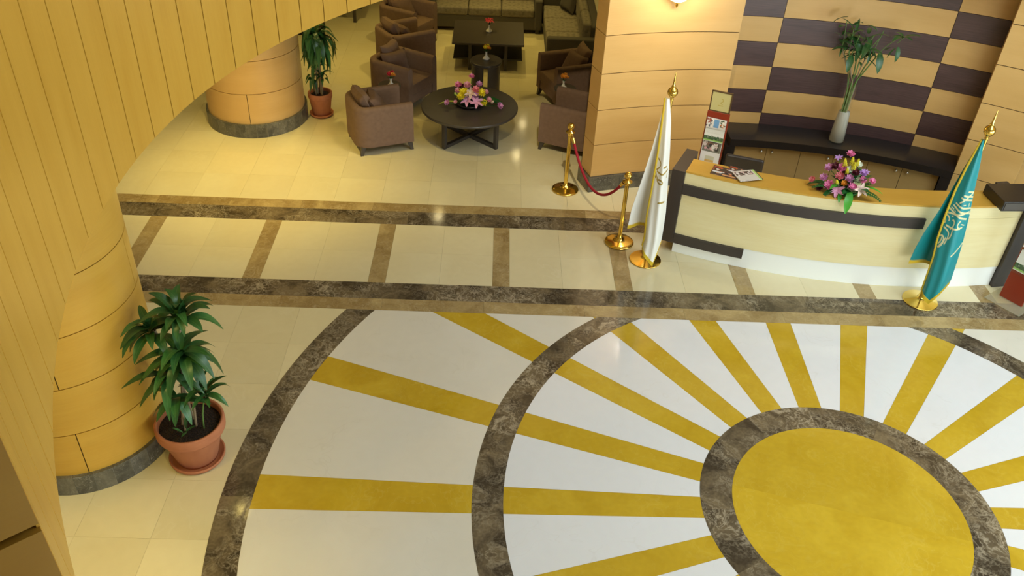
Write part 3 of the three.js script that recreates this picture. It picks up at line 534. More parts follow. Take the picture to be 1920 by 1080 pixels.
{
  const t = thing('potted_plant', 'slim drooping plant in a small clay pot beside the far column', 'plant', [-2.575, 0, -11.98]);
  pot(t, 0.13, 0.178, 0.37, 0.172); besides = [-0.911, 0.138, 0.71];
  for (const [x0, z0, x1, y1] of [[-0.03, 0, -0.02, 1.22], [0.02, 0.02, 0.05, 1.1], [0.0, -0.03, 0.0, 0.8], [0.04, 0.03, 0.06, 0.62], [-0.05, 0.02, -0.08, 0.6]]) part('stem', tube([[x0, 0.3, z0], [lerp(x0, x1, 0.5), lerp(0.3, y1, 0.5), z0], [x1, y1, 0]], 0.013, 8, 7), M.bark, t);
  leaves(t, 34, [-0.02, 1.16, 0], 0.42, 0.08, 1.15, 1.5, 0.25, 6); leaves(t, 26, [0.05, 1.1, 0.02], 0.42, 0.078, 0.9, 1.5, 0.35, 6); leaves(t, 10, [0.0, 1.02, 0.03], 0.34, 0.07, 0.6, 1.3, 0.35);
  leaves(t, 10, [0.0, 0.78, 0], 0.3, 0.056, 0.95, 1.6); leaves(t, 9, [0.06, 0.6, 0.03], 0.22, 0.05, 0.9, 1.3); leaves(t, 8, [-0.08, 0.56, 0.02], 0.2, 0.046, 0.9, 1.3);
}
// ---------------------------------------------------------------- glass vase with bamboo on the counter
{
  const p = [4.51, 0.75, -10.24], turn = Math.atan2(-p[0], -p[2]);
  const v = thing('glass_vase', 'tall tapering clear glass vase holding the bamboo on the black counter', 'vase', p, turn);
  part('body', lathe([[0, 0.001], [0.098, 0.001], [0.102, 0.01], [0.092, 0.2], [0.076, 0.42], [0.068, 0.6], [0.076, 0.78], [0.072, 0.78], [0.064, 0.6], [0.072, 0.42], [0.088, 0.2], [0.097, 0.014], [0, 0.014]], 40), phys({ color: 0xffffff, transmission: 1, thickness: 0, roughness: 0.03, ior: 1.46 }), v);
  part('frosting', lathe([[0, 0.016], [0.0955, 0.016], [0.0865, 0.2], [0.0715, 0.415], [0, 0.415]], 32), phys({ color: new THREE.Color(0.72, 0.70, 0.56), transmission: 0.35, roughness: 0.6, thickness: 0.1 }), v);
  const b = thing('bamboo_stems', 'green bamboo stems with leafy tips standing in the glass vase', 'plant', p, turn);
  const tips = [[-0.24, 1.22, 0.02, -0.03], [-0.2, 1.14, -0.03, 0.06], [-0.15, 1.2, 0.04, -0.02], [-0.11, 1.12, 0.06, 0.03], [-0.05, 1.18, -0.02, 0.05], [0.0, 1.1, 0.05, 0.08], [0.06, 1.14, 0, 0.1], [0.12, 1.16, -0.02, 0.05], [0.17, 1.18, 0.02, 0.22]];
  tips.forEach(([x, y, z, bend], i) => {
    part('stem', tube([[x * 0.12 + 0.02 * Math.cos(i * 2), 0.34, 0.02 * Math.sin(i * 2)], [x * 0.2 + 0.025 * Math.cos(i * 2), 0.76, 0.02 * Math.sin(i * 2)], [x * 0.55, lerp(0.76, y, 0.55), z], [x, y, z]], 0.0085, 14, 6), i % 3 ? M.stalk : M.bark, b);
    const q = [x + bend, y + rr(0.2, 0.36), z];
    part('stem', tube([[x, y, z], [x + bend * 0.3, y + 0.14, z], q], 0.005, 8, 5), M.stalk, b);
    for (let k = 0; k < (i < 6 ? 8 : 3); k++) leafPart(b, k % 2 ? wideLeaf : longLeaf, leafMats[0], [lerp(x, q[0], k / 6), lerp(y, q[1], k / 6), z], k * 2.4 + i * 1.3, rr(-0.6, 0.9), rr(0.15, 0.27));
  });
  part('stem', tube([[0.36, 1.40, 0.02], [0.39, 1.45, 0.02], [0.43, 1.50, 0.02]], 0.005, 4, 5), M.stalk, b);
  for (let k = 0; k < 8; k++) leafPart(b, wideLeaf, leafMats[k % 2], [0.41, 1.48, 0.02], k * 0.8, rr(-0.5, 0.3), rr(0.14, 0.22)); leafPart(b, wideLeaf, leafMats[0], [0.38, 1.36, 0.03], 0.6, 1.3, 0.2); leafPart(b, longLeaf, leafMats[1], [0.36, 1.34, 0.03], -0.9, 0.9, 0.16);
}
// ---------------------------------------------------------------- brochure stands, leaflets, sign
function print(w, h, f) { const c = document.createElement('canvas'); c.width = w; c.height = h; f(c.getContext('2d'), w, h); const t = new THREE.CanvasTexture(c); t.colorSpace = THREE.SRGBColorSpace; t.magFilter = THREE.LinearFilter; return std({ map: t, roughness: 0.35 }); }
const blot = (g, x, y, w, h, colours, n, s) => { for (let i = 0; i < n; i++) { g.fillStyle = colours[i % colours.length]; g.beginPath(); g.ellipse(x + rnd() * w, y + rnd() * h, s * rr(0.3, 1), s * rr(0.3, 1), rnd() * 3, 0, 7); g.fill(); } };
const PR = {
  people: print(128, 160, (g, w, h) => { g.fillStyle = '#e8e9ee'; g.fillRect(0, 0, w, h); g.fillStyle = '#7d7f78'; g.fillRect(4, 30, w - 8, 66); blot(g, 14, 40, 90, 46, ['#e6d9dd', '#d8a9b4', '#f0eef0', '#8b6a60', '#4c4a48'], 26, 14); g.fillStyle = '#9bc46a'; g.fillRect(0, 6, w, 10); g.fillStyle = '#c9cbbb'; g.fillRect(34, 120, 60, 22); g.fillStyle = '#d9b36a'; g.fillRect(34, 142, 60, 14); }),
  garden: print(128, 96, (g, w, h) => { g.fillStyle = '#e3e4dc'; g.fillRect(0, 0, w, h); g.fillStyle = '#4c6647'; g.fillRect(0, 62, w, 22); blot(g, 0, 62, w, 18, ['#35513a', '#5f7a52', '#8b8f80'], 18, 8); g.fillStyle = '#9fd070'; g.fillRect(0, 84, w, 8); }),
  collage: print(128, 64, (g, w, h) => { g.fillStyle = '#d9d4cc'; g.fillRect(0, 0, w, h); g.fillStyle = '#6f9cc4'; g.fillRect(48, 6, 34, 50); blot(g, 2, 8, 40, 46, ['#9a5a4a', '#efe9df', '#5b5a60'], 16, 9); blot(g, 88, 8, 36, 46, ['#b56a3a', '#e9e0d2', '#4c5a44'], 16, 9); }),
  magazine: print(160, 120, (g, w, h) => { g.fillStyle = '#4a3c34'; g.fillRect(0, 0, w, h); blot(g, 0, 20, w, 70, ['#c06a34', '#8a4a2a', '#e0b088', '#3a302c', '#d8d2c8'], 44, 13); g.fillStyle = '#c8502c'; g.fillRect(6, 8, 48, 14); g.fillStyle = '#d9dadb'; g.fillRect(6, 70, 60, 18); g.fillStyle = '#d8a070'; g.fillRect(70, 96, 84, 14); }),
  sheet: print(160, 120, (g, w, h) => { g.fillStyle = '#d9d3c6'; g.fillRect(0, 0, w, h); g.fillStyle = '#5c4a40'; g.fillRect(10, 12, 120, 44); blot(g, 14, 16, 108, 36, ['#e6ded6', '#d6b2ae', '#8a7a70', '#3f3a38'], 26, 12); g.fillStyle = '#b9d77c'; g.fillRect(140, 0, 14, h); g.fillStyle = '#4f4a3e'; g.fillRect(154, 0, 6, h); }),
  plaque: print(96, 112, (g, w, h) => { g.fillStyle = '#c3b87c'; g.fillRect(0, 0, w, h); g.strokeStyle = '#b09a4a'; g.lineWidth = 4; g.beginPath(); g.moveTo(48, 38); g.quadraticCurveTo(66, 40, 56, 54); g.quadraticCurveTo(40, 62, 58, 70); g.stroke(); g.fillStyle = '#b09a4a'; g.fillRect(36, 76, 26, 4); }),
};
const redBoard = tint(0.26, 0.032, 0.012, 0.3);
function brochureStand(label, pos, turn, h, tops) {
  const t = thing('brochure_stand', label, 'brochure stand', pos, turn);
  part('back_board', rbox(0.27, h, 0.025, 0.006, 0, h / 2 + 0.012, 0), redBoard, t);
  part('base_plate', rbox(0.42, 0.012, 0.36, 0.004, 0, 0.008, 0.02), phys({ color: new THREE.Color(0.9, 0.86, 0.68), transmission: 0.8, roughness: 0.15, thickness: 0 }), t);
  for (const y of tops) part('pocket', join(box(0.25, 0.10, 0.004, 0, y - 0.03, 0.045), box(0.25, 0.004, 0.034, 0, y - 0.08, 0.03), box(0.004, 0.10, 0.034, 0.124, y - 0.03, 0.03), box(0.004, 0.10, 0.034, -0.124, y - 0.03, 0.03)), M.glass, t);
  return t;
}
function leaflet(label, parentPos, turn, y, h, mat, w = 0.235, tilt = -0.08) {
  const c = Math.cos(turn), s = Math.sin(turn), z = 0.03, m = part('leaflet', box(w, h, 0.006), mat, scene);
  m.position.set(parentPos[0] + s * z, y, parentPos[2] + c * z); m.rotation.set(tilt, turn, 0, 'YXZ'); return tag(m, label, 'leaflet');
}
{
  const p = [2.69, 0, -9.5], tn = -0.42, h = 1.42;
  brochureStand('red brochure stand carrying a framed sign behind the left end of the desk', p, tn, h, [1.25, 1.08, 0.80]);
  leaflet('small photo collage leaflet in the topmost pocket of the stand with the framed sign', p, tn, 1.29, 0.13, PR.collage);
  leaflet('white and green leaflet in the middle pocket of the stand with the framed sign', p, tn, 1.15, 0.19, PR.garden);
  leaflet('white leaflet picturing people in the lowest pocket of the stand with the framed sign', p, tn, 0.95, 0.35, PR.people);
  const s = thing('framed_sign', 'small square gold sign in a dark frame on top of the left brochure stand', 'sign', [p[0], h + 0.01, p[2]], tn);
  part('frame', join(box(0.25, 0.014, 0.02, 0, 0.009, 0), box(0.25, 0.014, 0.02, 0, 0.253, 0), box(0.014, 0.26, 0.02, -0.118, 0.131, 0), box(0.014, 0.26, 0.02, 0.118, 0.131, 0)), tint(0.10, 0.055, 0.02, 0.4), s);
  part('plaque', box(0.226, 0.24, 0.01, 0, 0.131, 0), PR.plaque, s);
  const q = [6.0, 0, -7.83], tq = -0.95;
  brochureStand('red brochure stand on the floor at the right end of the desk', q, tq, 1.5, [0.46, 0.76, 1.1]);
  leaflet('pale grey leaflet, lower pocket of the stand at the right desk end', q, tq, 0.54, 0.26, PR.garden);
  leaflet('leaflet picturing people, upper pocket of the stand at the right desk end', q, tq, 0.86, 0.30, PR.people);
  const flat = (name, mat, r, f, turn, w, d, label, y = 1.104) => { const g = box(w, d, 0.008); g.rotateX(-Math.PI / 2); const m = part(name, g, mat, scene); m.position.set(...onDesk(r, f, y)); m.rotation.y = turn; return tag(m, label, 'brochure'); };
  flat('brochure', PR.magazine, 6.085, -20.9, -0.42, 0.30, 0.21, 'orange and brown brochure lying on the left part of the reception desk');
  flat('brochure', PR.magazine, 6.03, -19.5, -0.5, 0.26, 0.18, 'dark brochure half hidden under the pale sheet on the reception desk', 1.113);
  flat('brochure', PR.sheet, 6.09, -18.6, 0.25, 0.28, 0.22, 'pale brochure with a green edge on top of the others on the desk', 1.122);
}
// ---------------------------------------------------------------- other things at the desk
{
  const p = onDesk(6.14, 8.6), t = thing('equipment_box', 'flat black equipment box on the right end of the reception desk', 'box', [5.86, 1.1, -8.19], 0.06);
  part('case', rbox(0.70, 0.12, 0.40, 0.008, 0, 0.066, 0), M.black, t); part('front_panel', rbox(0.66, 0.085, 0.012, 0.004, 0, 0.066, 0.2), M.espresso, t);
  for (const x of [-0.3, 0.3]) for (const z of [-0.15, 0.15]) part('foot', new THREE.CylinderGeometry(0.018, 0.018, 0.008, 12).translate(x, 0.004, z), M.gap, t);
  const c = thing('office_chair', 'dark office chair tucked behind the left part of the reception desk', 'chair', [3.0, 0, -9.12], -0.33);
  part('backrest', rbox(0.46, 0.42, 0.06, 0.03, 0, 0.74, -0.2, 4), M.charcoal, c); part('seat', rbox(0.48, 0.08, 0.46, 0.035, 0, 0.46, 0.04, 4), M.charcoal, c);
  part('support', tube([[0, 0.44, -0.1], [0, 0.47, -0.23], [0, 0.62, -0.235]], 0.02, 8, 8), M.black, c); part('column', new THREE.CylinderGeometry(0.025, 0.03, 0.34, 12).translate(0, 0.25, 0.04), M.black, c);
  for (let k = 0; k < 5; k++) { const a = k * 1.2566, l = part('foot', rbox(0.05, 0.035, 0.28, 0.012, 0, 0.075, 0.16), M.black, c); l.position.z = 0.04; l.rotation.y = a; part('caster', new THREE.SphereGeometry(0.028, 10, 8).translate(0.28 * Math.sin(a), 0.029, 0.04 + 0.28 * Math.cos(a)), M.gap, c); }
}
// ---------------------------------------------------------------- armchairs and their cushions (front is +x)
const tubShell = (() => {
  const path = [], w = 0.318, b = -0.365, R = 0.15; path.push([0.385, w]); for (let i = 0; i <= 3; i++) path.push([lerp(0.3, b + R, i / 3), w]);
  for (let i = 1; i <= 8; i++) { const a = i / 8 * Math.PI / 2; path.push([b + R - R * Math.sin(a), w - R + R * Math.cos(a)]); }
  const q = path.slice().reverse().map(([x, z]) => [x, -z]); path.push(...q);
  const pr = [[-0.055, 0.13], [0.055, 0.13], [0.055, 0.66], [0.045, 0.69], [0.02, 0.703], [-0.02, 0.703], [-0.045, 0.69], [-0.055, 0.66]];
  return sweep(path, pr.reverse(), 0.8);
})();
const seatPad = (() => { const s = new THREE.Shape(); s.moveTo(0.37, -0.25); s.lineTo(0.37, 0.25); s.lineTo(-0.1, 0.25); s.quadraticCurveTo(-0.28, 0.24, -0.285, 0.05); s.lineTo(-0.285, -0.05); s.quadraticCurveTo(-0.28, -0.24, -0.1, -0.25); s.lineTo(0.37, -0.25); const g = new THREE.ExtrudeGeometry(s, { depth: 0.13, bevelEnabled: true, bevelSize: 0.014, bevelThickness: 0.02, bevelSegments: 3, curveSegments: 8 }); g.rotateX(Math.PI / 2); g.translate(0, 0.415, 0); return boxUV(crease(g, 0.6)); })();
function cushionShape(w, h, t) {
  const n = 12, pos = [], uv = [], idx = [];
  for (const s of [1, -1]) for (let j = 0; j <= n; j++) for (let i = 0; i <= n; i++) { const u = i / n * 2 - 1, v = j / n * 2 - 1, e = Math.pow(Math.max(0, (1 - u * u * u * u) * (1 - v * v * v * v)), 0.42), pin = 1 - 0.07 * (1 - Math.abs(u)) * v * v - 0.0; pos.push(u * w / 2 * (1 - 0.06 * (1 - v * v) * u * u), v * h / 2 * (1 - 0.06 * (1 - u * u) * v * v) * pin, s * e * t / 2); uv.push(i / n * w, j / n * h); }
  const k = (n + 1) * (n + 1); for (let s = 0; s < 2; s++) for (let j = 0; j < n; j++) for (let i = 0; i < n; i++) { const a = s * k + j * (n + 1) + i; s ? idx.push(a, a + n + 1, a + 1, a + 1, a + n + 1, a + n + 2) : idx.push(a, a + 1, a + n + 1, a + 1, a + n + 2, a + n + 1); }
  return fromTris(pos, uv, idx);
}
const cushionA = cushionShape(0.44, 0.44, 0.17);
function armchair(label, pos, turn) {
  const t = thing('armchair', label, 'armchair', pos, turn);
  part('tub_back', tubShell, M.fabric, t); part('seat', seatPad, M.fabric, t);
  part('apron', boxUV(rbox(0.03, 0.14, 0.54, 0.01, 0.355, 0.2, 0)), M.fabric, t);
  for (const [x, z] of [[0.33, 0.31], [0.33, -0.31], [-0.32, 0.29], [-0.32, -0.29]]) {
    const l = new THREE.CylinderGeometry(0.052, 0.03, 0.14, 4, 1).rotateY(Math.PI / 4); const p = l.attributes.position;
    for (let i = 0; i < p.count; i++) if (p.getY(i) < 0) { p.setX(i, p.getX(i) + Math.sign(x) * 0.035); p.setZ(i, p.getZ(i) + Math.sign(z) * 0.02); }
    part('leg', crease(l.translate(x, 0.07, z), 0.3), M.espresso, t);
  }
  return t;
}
const proto = armchair('brown armchair nearest the round coffee table on its left, closest to the camera', [-1.6, 0, -11.16], Math.atan2(0.39, 0.92));
const chairSpots = [
  ['brown armchair second from the front in the left row, with an orange posy before it', [-1.42, -12.6], [0.865, 0.50]],
  ['brown armchair third from the front in the left row, facing the rectangular table', [-1.51, -13.88], [0.845, -0.535]],
  ['brown armchair farthest back in the left row, beside the long grey sofa', [-1.57, -15.03], [0.875, 0.48]],
  ['brown armchair beside the wood pier, partly behind the first brass post', [1.15, -11.3], [-0.91, -0.40]],
  ['brown armchair right of the round side table, in front of the grey sofa', [1.17, -12.85], [-0.93, 0.37]]];
// seats are turned so that +x looks along the second pair [x, z]
proto.rotation.y = Math.atan2(-(-0.39), 0.92);
for (const [label, [x, z], [fx, fz]] of chairSpots) copyOf(proto, 'armchair', label, [x, 0, z], Math.atan2(-fz, fx));
function cushion(label, chair, dx, dy, dz, tiltBack, yaw, mat = M.fabric, geo = cushionA) {
  const [x, z, fx, fz] = chair, a = Math.atan2(-fz, fx), m = part('cushion', geo, mat, scene);
  m.position.set(x + fx * dx - fz * dz, dy, z + fz * dx + fx * dz); m.rotation.set(-tiltBack, a + Math.PI / 2 + yaw, 0, 'YXZ'); return tag(m, label, 'cushion');
}
const C1 = [-1.6, -11.16, 0.92, -0.39], C2 = [-1.42, -12.6, 0.865, 0.5], C3 = [-1.51, -13.88, 0.845, -0.535], C4 = [-1.57, -15.03, 0.875, 0.48], R2 = [1.17, -12.85, -0.93, 0.37];
cushion('brown cushion standing high against the back of the nearest left armchair', C1, -0.21, 0.66, 0.03, 0.42, 0.1);
cushion('brown cushion lying in front of another in the nearest left armchair', C1, -0.03, 0.6, 0.07, 0.6, -0.2, M.fabricDark);
cushion('large brown cushion against the back of the second left armchair', C2, -0.2, 0.67, -0.02, 0.35, 0.15);
cushion('smaller brown cushion leaning in front in the second left armchair', C2, -0.03, 0.6, 0.1, 0.45, -0.35, M.fabricDark);
cushion('brown cushion against the back of the third left armchair', C3, -0.2, 0.66, -0.02, 0.4, 0.05);
cushion('brown cushion slumped in front in the third left armchair', C3, -0.03, 0.59, 0.03, 0.6, 0.2, M.fabricDark);
cushion('brown cushion against the back of the farthest left armchair', C4, -0.2, 0.66, 0.0, 0.4, 0.0);
cushion('brown cushion in front in the farthest left armchair', C4, -0.03, 0.59, 0.05, 0.55, -0.2, M.fabricDark);
cushion('brown cushion standing in the armchair right of the round side table', R2, -0.2, 0.66, 0.0, 0.35, -0.1);
cushion('brown cushion leaning low in the armchair right of the round side table', R2, -0.04, 0.58, -0.06, 0.55, 0.25, M.fabricDark);

// ---------------------------------------------------------------- sofas (front is +z)
function sofa(label, pos, turn, w, cushions) {
  const t = thing('sofa', label, 'sofa', pos, turn), n = 3, iw = w - 0.28;
  part('base', boxUV(rbox(w - 0.02, 0.24, 0.84, 0.02, 0, 0.19, 0)), M.greyCloth, t);
  for (const s of [-1, 1]) part('arm', boxUV(rbox(0.14, 0.54, 0.88, 0.03, s * (w / 2 - 0.07), 0.35, 0)), M.greyCloth, t);
  part('backrest', boxUV(rbox(iw, 0.68, 0.16, 0.04, 0, 0.46, -0.36)), M.greyCloth, t);
  for (let i = 0; i < n; i++) { const x = -iw / 2 + (i + 0.5) * iw / n; part('seat_cushion', boxUV(rbox(iw / n - 0.008, 0.15, 0.70, 0.035, x, 0.375, 0.08, 3)), M.brocade, t); part('back_cushion', boxUV(rbox(iw / n - 0.01, 0.40, 0.16, 0.06, x, 0.65, -0.22, 3).rotateX(0)), M.brocade, t); }
  for (const sx of [-1, 1]) for (const sz of [-1, 1]) part('leg', box(0.07, 0.08, 0.07, sx * (w / 2 - 0.08), 0.04, sz * 0.37), M.espresso, t);
  return t;
}
sofa('long grey patterned sofa along the back of the lounge', [-0.22, 0, -16.1], 0, 2.12);
sofa('grey patterned sofa on the right of the lounge beside the wood pier', [1.29, 0, -15.0], -Math.PI / 2, 2.3);
{ const m = part('cushion', cushionA, M.greyCloth, scene); m.position.set(1.33, 0.66, -15.72); m.rotation.set(-0.3, -Math.PI / 2 + 0.5, 0, 'YXZ'); tag(m, 'grey cushion leaning at the far end of the right hand sofa', 'cushion'); }

// ---------------------------------------------------------------- tables
{
  const t = thing('coffee_table', 'round dark coffee table with a big flower bowl on it', 'table', [-0.34, 0, -11.43]);
  part('tabletop', lathe([[0, 0.455], [0.67, 0.455], [0.688, 0.462], [0.69, 0.475], [0.69, 0.492], [0.683, 0.5], [0, 0.5]], 72), M.espresso, t);
  for (let k = 0; k < 4; k++) { const a = (49 + 90 * k) * D, L = part('leg', join(box(0.05, 0.455, 0.055, 0.515, 0.228, 0), box(0.49, 0.05, 0.055, 0.27, 0.026, 0), box(0.49, 0.04, 0.055, 0.27, 0.435, 0)), M.espresso, t); L.rotation.y = a; }
  const f = thing('flower_arrangement', 'low bouquet of pink roses, lilies and yellow chrysanthemums on the round coffee table', 'flowers', [-0.34, 0.5, -11.43]);
  part('bowl', lathe([[0, 0.001], [0.13, 0.001], [0.19, 0.03], [0.2, 0.055], [0.18, 0.05], [0, 0.04]], 32), M.black, f);
  bunch(f, 'rose pink -0.156 0.766 66|rose wine -0.11 0.748 56|rose rosy -0.036 0.762 70|rose pink 0.021 0.901 56|rose coral 0.084 0.701 74|rose mauve 0.128 0.789 58|rose rosy -0.159 0.683 58|rose mauve 0.086 0.622 62|rose rosy 0.226 0.679 46|rose mauve -0.307 0.496 54|rose rosy -0.193 0.514 38|rose mauve 0.414 0.482 66|rose rosy 0.265 0.566 52|mum yellow -0.081 0.662 104|mum yellow -0.116 0.605 88|mum yellow 0.163 0.662 84|mum yellow 0.198 0.518 66|lily pale 0.011 0.65 150|lily lily -0.037 0.542 150|lily lily 0.098 0.523 150|bud lime -0.19 0.621 76|bud pale 0.305 0.525 80', 0.45, 0.92, 0.48, 0.15);
  leafPart(f, longLeaf, FC.lime, [-0.16, 0.06, 0.05], -1.55, 0.1, 0.32); leafPart(f, wideLeaf, FC.deep, [0.17, 0.1, 0], 1.65, 0.1, 0.34); leafPart(f, longLeaf, FC.deep, [0.17, 0.08, 0.02], 1.5, 0.15, 0.36);
  for (let i = 0; i < 16; i++) leafPart(f, i % 2 ? fernShape : wideLeaf, i % 2 ? FC.deep : leafMats[1], [rr(-0.08, 0.08), 0.05, rr(-0.04, 0.06)], i * 0.4, rr(-0.9, -0.15), rr(0.18, 0.27), i % 2 ? 'fern_frond' : 'leaf');
}
{
  const t = thing('low_table', 'rectangular dark low table with a lower shelf before the long sofa', 'table', [-0.125, 0, -14.4]);
  part('tabletop', rbox(1.2, 0.035, 1.08, 0.005, 0, 0.4625, 0), M.espresso, t); part('shelf', rbox(1.16, 0.03, 1.0, 0.005, 0, 0.2, 0), M.black, t);
  for (const sx of [-1, 1]) for (const sz of [-1, 1]) part('leg', box(0.05, 0.445, 0.05, sx * 0.3, 0.2225, sz * 0.48), M.espresso, t);
  const d = thing('drum_table', 'small round drum side table of curved dark panels behind the coffee table', 'table', [-0.14, 0, -12.87]);
  part('tabletop', lathe([[0, 0.555], [0.242, 0.555], [0.248, 0.565], [0.248, 0.592], [0.242, 0.6], [0, 0.6]], 48), M.espresso, d);
  for (const f of [42, 132, 228, 318]) part('leg', arcBoard(0, 0, 1, 0.19, 0.225, f - 32, f + 32, 0, 0.555, 10), M.espresso, d);
  const side = (label, x, z) => { const s = thing('side_table', label, 'table', [x, 0, z]); part('tabletop', lathe([[0, 0.53], [0.16, 0.53], [0.165, 0.54], [0.165, 0.555], [0.16, 0.56], [0, 0.56]], 32), M.espresso, s); part('stem', new THREE.CylinderGeometry(0.03, 0.03, 0.51, 12).translate(0, 0.275, 0), M.espresso, s); part('base', lathe([[0, 0.001], [0.13, 0.001], [0.13, 0.015], [0.03, 0.025], [0, 0.025]], 24), M.espresso, s); return s; };
  side('small round table between the first two left armchairs', -1.53, -11.9); side('small round table between the two right armchairs', 1.05, -12.03);
  const budVase = (label, flab, x, y, z, colour, kind, extra) => {
    const v = thing('bud_vase', label, 'vase', [x, y, z]); part('body', lathe([[0, 0.001], [0.05, 0.001], [0.056, 0.012], [0.046, 0.03], [0.02, 0.06], [0.014, 0.09], [0.02, 0.12], [0.015, 0.12], [0.01, 0.09], [0.012, 0.06], [0, 0.05]], 24), M.ceramic, v);
    const f = thing('posy', flab, 'flowers', [x, y, z]);
    part('stem', tube([[0, 0.06, 0], [0.004, 0.12, 0], [0, 0.17, 0]], 0.004, 5, 5), FC.deep, f);
    for (let i = 0; i < 6; i++) { const a = i * 1.05, m = part(kind === 'lily' ? 'bloom' : 'rose', kind === 'lily' ? lilyShape : roseShape, FC[i % 3 === 2 && extra ? extra : colour], f); m.position.set(0.036 * Math.cos(a), 0.17 + 0.014 * (i % 3), 0.036 * Math.sin(a)); m.rotation.set(0.5 * Math.sin(a), a, -0.5 * Math.cos(a)); m.scale.setScalar(kind === 'lily' ? 0.066 : 0.034); }
    for (let i = 0; i < 4; i++) leafPart(f, wideLeaf, FC.deep, [0, 0.12, 0], i * 1.6, -0.5, 0.07);
  };
  budVase('white bud vase on the rectangular low table', 'red star shaped posy on the rectangular low table', -0.12, 0.48, -14.42, 'red', 'lily');
  budVase('white bud vase on the round drum side table', 'orange and yellow posy on the round drum side table', -0.14, 0.6, -12.9, 'orange', 'rose', 'yellow');
  budVase('white bud vase on the table between the first two left armchairs', 'orange and red posy between the first two left armchairs', -1.5, 0.56, -11.83, 'orange', 'rose', 'red');
  budVase('white bud vase on the table between the two right armchairs', 'orange posy between the two right armchairs', 1.02, 0.56, -11.99, 'orange', 'rose');
}
{
  const t = thing('console_table', 'dark writing table at the far left of the lounge', 'table', [-3.2, 0, -16.3]);
  part('tabletop', rbox(1.3, 0.05, 0.9, 0.006, 0, 0.745, 0), M.espresso, t); part('apron', box(1.16, 0.12, 0.76, 0, 0.66, 0), M.black, t);
  for (const sx of [-1, 1]) for (const sz of [-1, 1]) part('leg', box(0.055, 0.72, 0.055, sx * 0.56, 0.36, sz * 0.38), M.espresso, t);
  const c = thing('low_cabinet', 'low dark cabinet against the back wall of the lounge', 'cabinet', [-2.2, 0, -17.6]);
  part('carcass', rbox(2.6, 0.8, 0.5, 0.01, 0, 0.46, 0), M.olive, c); part('plinth', box(2.5, 0.06, 0.44, 0, 0.03, 0), M.black, c); for (const x of [-0.86, 0, 0.86]) part('door', rbox(0.84, 0.72, 0.02, 0.005, x, 0.46, 0.26), M.olive, c);
  const k = thing('dark_cabinet', 'dark cabinet behind the top of the slim drooping plant', 'cabinet', [-3.55, 0, -15.35], 0.2);
  part('carcass', rbox(0.9, 0.62, 0.42, 0.01, 0, 0.36, 0), M.black, k); part('plinth', box(0.84, 0.05, 0.38, 0, 0.025, 0), M.gap, k);
}
// ---------------------------------------------------------------- lamps
{
  const s = thing('wall_sconce', 'glowing glass bowl wall lamp with brass finial on the wood pier', 'wall lamp', [2.11, 2.5, -10.11], Math.atan2(1.03, 5.37));
  const glow = std({ color: new THREE.Color(0.9, 0.85, 0.7), emissive: new THREE.Color(1.0, 0.82, 0.50), emissiveIntensity: 2.2, roughness: 0.4 });
  part('backplate', new THREE.CylinderGeometry(0.05, 0.05, 0.085, 20).rotateX(Math.PI / 2).translate(0, 0.09, -0.11), M.brass, s);
  part('shade', lathe([[0, 0.02], [0.05, 0.025], [0.1, 0.05], [0.13, 0.09], [0.14, 0.13], [0.134, 0.13], [0.124, 0.094], [0.095, 0.057], [0, 0.03]], 32), glow, s);
  part('finial', lathe([[0, -0.05], [0.01, -0.04], [0.02, -0.02], [0.012, -0.005], [0.026, 0.005], [0.034, 0.022], [0, 0.03]], 20), M.brass, s);
  const l = new THREE.PointLight(new THREE.Color(1, 0.92, 0.80), 2.8); l.name = 'sconce_bulb'; l.position.set(2.14, 2.66, -9.93); l.castShadow = true; l.shadow.radius = 6; scene.add(l);
}
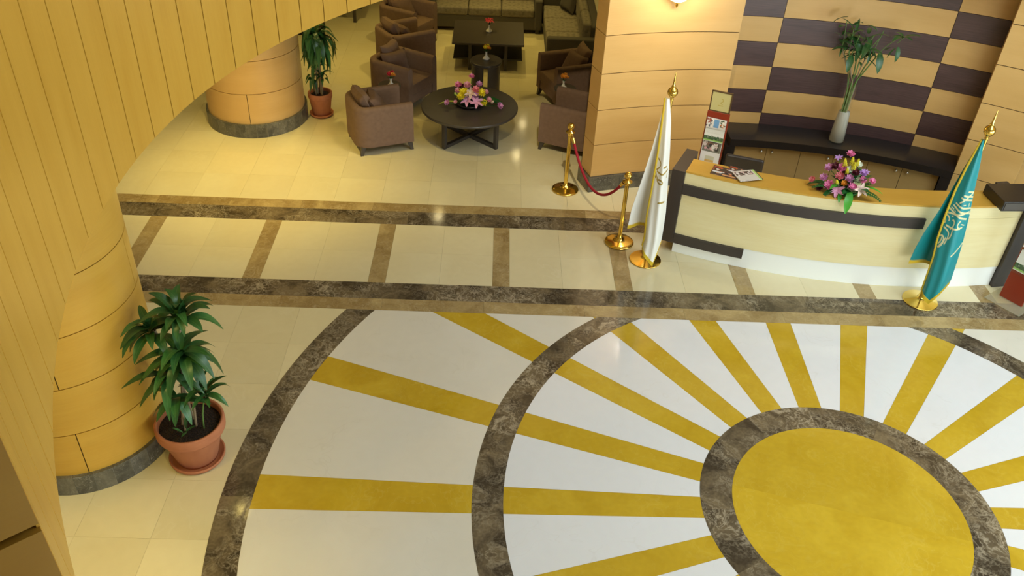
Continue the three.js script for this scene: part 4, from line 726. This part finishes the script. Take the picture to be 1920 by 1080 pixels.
{
  const ring = lathe([[0.075, 0.09], [0.075, 0.004], [0.09, 0], [0.092, 0.006], [0.086, 0.1], [0, 0.1]], 32), disc = new THREE.CylinderGeometry(0.055, 0.055, 0.004, 24).translate(0, 0.085, 0);
  const glow = std({ color: 0x332211, emissive: WARM, emissiveIntensity: 6 }); let first;
  const spots = [[-0.9, -10.15, 0.85, 'before the round coffee table'], [-3.15, -9.95, 3.3, 'between the two round columns'], [-2.95, -6.95, 0.55, 'behind the nearer column'], [0.2, -15.2, 0.9, 'over the low table'], [-2.6, -12.95, 1, 'over the slim drooping plant'], [-2.75, -14.9, 0.9, 'over the writing table'], [-2.55, -4.25, 0.5, 'over the bushy plant in the foreground'], [-4.6, -3.6, 0.4, 'left of the nearer column'], [-2.75, -2.9, 1.75, 'nearest the camera'], [1.5, -13.6, 0.6, 'over the right armchairs'], [-4.6, -11, 0.8, 'left of the far column']];
  const lens = lathe([[0, -0.03], [0.04, -0.025], [0.06, 0], [0.085, 0.004], [0, 0.004]], 24), lensGlow = std({ color: 0x332211, emissive: new THREE.Color(1, 0.82, 0.42), emissiveIntensity: 34 });
  for (const [x, z, where] of [[0.68, -18.26, 'nearest the back wall'], [0.53, -16.74, 'over the long sofa'], [-0.99, -14.13, 'over the left row of armchairs']]) {
    const t = thing('ceiling_light', 'round ceiling light with a bulging bright lens ' + where, 'ceiling light', [x, 3.094, z]);
    part('ring', lathe([[0.085, 0.004], [0.085, -0.006], [0.105, -0.004], [0.108, 0.004]], 32), M.brass, t); part('lamp_lens', lens, lensGlow, t);
    const l = new THREE.SpotLight(WARM, LAMP_POWER * 0.8, 0, 60 * D, 0.8, 2); l.name = 'downlight'; l.position.set(x, 3.03, z); l.target.position.set(x, 0, z); l.castShadow = true; l.shadow.radius = 4; scene.add(l, l.target);
  }
  for (const [x, z, k, where] of spots) {
    const label = 'round warm downlight in the gallery ceiling ' + where;
    if (!first) { first = thing('ceiling_light', label, 'ceiling light', [x, 3.0, z], 0, 'downlights in the gallery ceiling'); part('housing', ring, M.charcoal, first); part('lamp_disc', disc, glow, first); } else copyOf(first, 'ceiling_light', label, [x, 3.0, z], 0);
    const l = new THREE.SpotLight(WARM, LAMP_POWER * k, 0, 44 * D, 0.7, 2); l.name = 'downlight'; l.position.set(x, 2.995, z); l.target.position.set(x, 0, z); l.castShadow = true; l.shadow.radius = 2.5; scene.add(l, l.target);
  }
  // unseen warm spotlights, added under the upper ceiling to wash the wood parapet
  const can = lathe([[0.06, -0.12], [0.075, -0.12], [0.075, 0.1], [0.02, 0.12], [0.02, 0.3], [0, 0.3]], 24), bulb = new THREE.CylinderGeometry(0.055, 0.055, 0.004, 24).translate(0, -0.1, 0);
  [[1.2, -3.1, 'nearest the camera'], [1.0, -5.2, 'in the middle of the three'], [1.6, -8.0, 'farthest from the camera']].forEach(([x, z, where]) => {
    const t = thing('spotlight', 'unseen warm light added to wash the wood parapet, ' + where, 'spotlight', [x, 7.7, z]);
    part('can', can, M.charcoal, t); part('lamp_disc', bulb, glow, t);
    const l = new THREE.SpotLight(WARM, 2, 0, 31 * D, 0.7, 2); l.name = 'added_wall_wash'; l.position.set(x, 7.58, z); l.target.position.set(-2.6, 3.5, z); l.castShadow = true; l.shadow.radius = 3; scene.add(l, l.target);
  });
  const t = thing('spotlight', 'unseen light added to brighten the wood pier beside the white flag', 'spotlight', [0.6, 7.7, -4.6]);  // unseen ceiling lamp, added to brighten the front of the pier
  part('can', can, M.charcoal, t); part('lamp_disc', bulb, glow, t);
  const l = new THREE.SpotLight(new THREE.Color(1, 0.88, 0.62), 210, 0, 13 * D, 1, 2); l.name = 'added_pier_wash'; l.position.set(0.6, 7.58, -4.6); l.target.position.set(1.65, 1.35, -10.1); l.castShadow = true; l.shadow.radius = 3; scene.add(l, l.target);
}
scene.traverse((o) => { delete o.userData.n_; });
renderer.render(scene, camera);
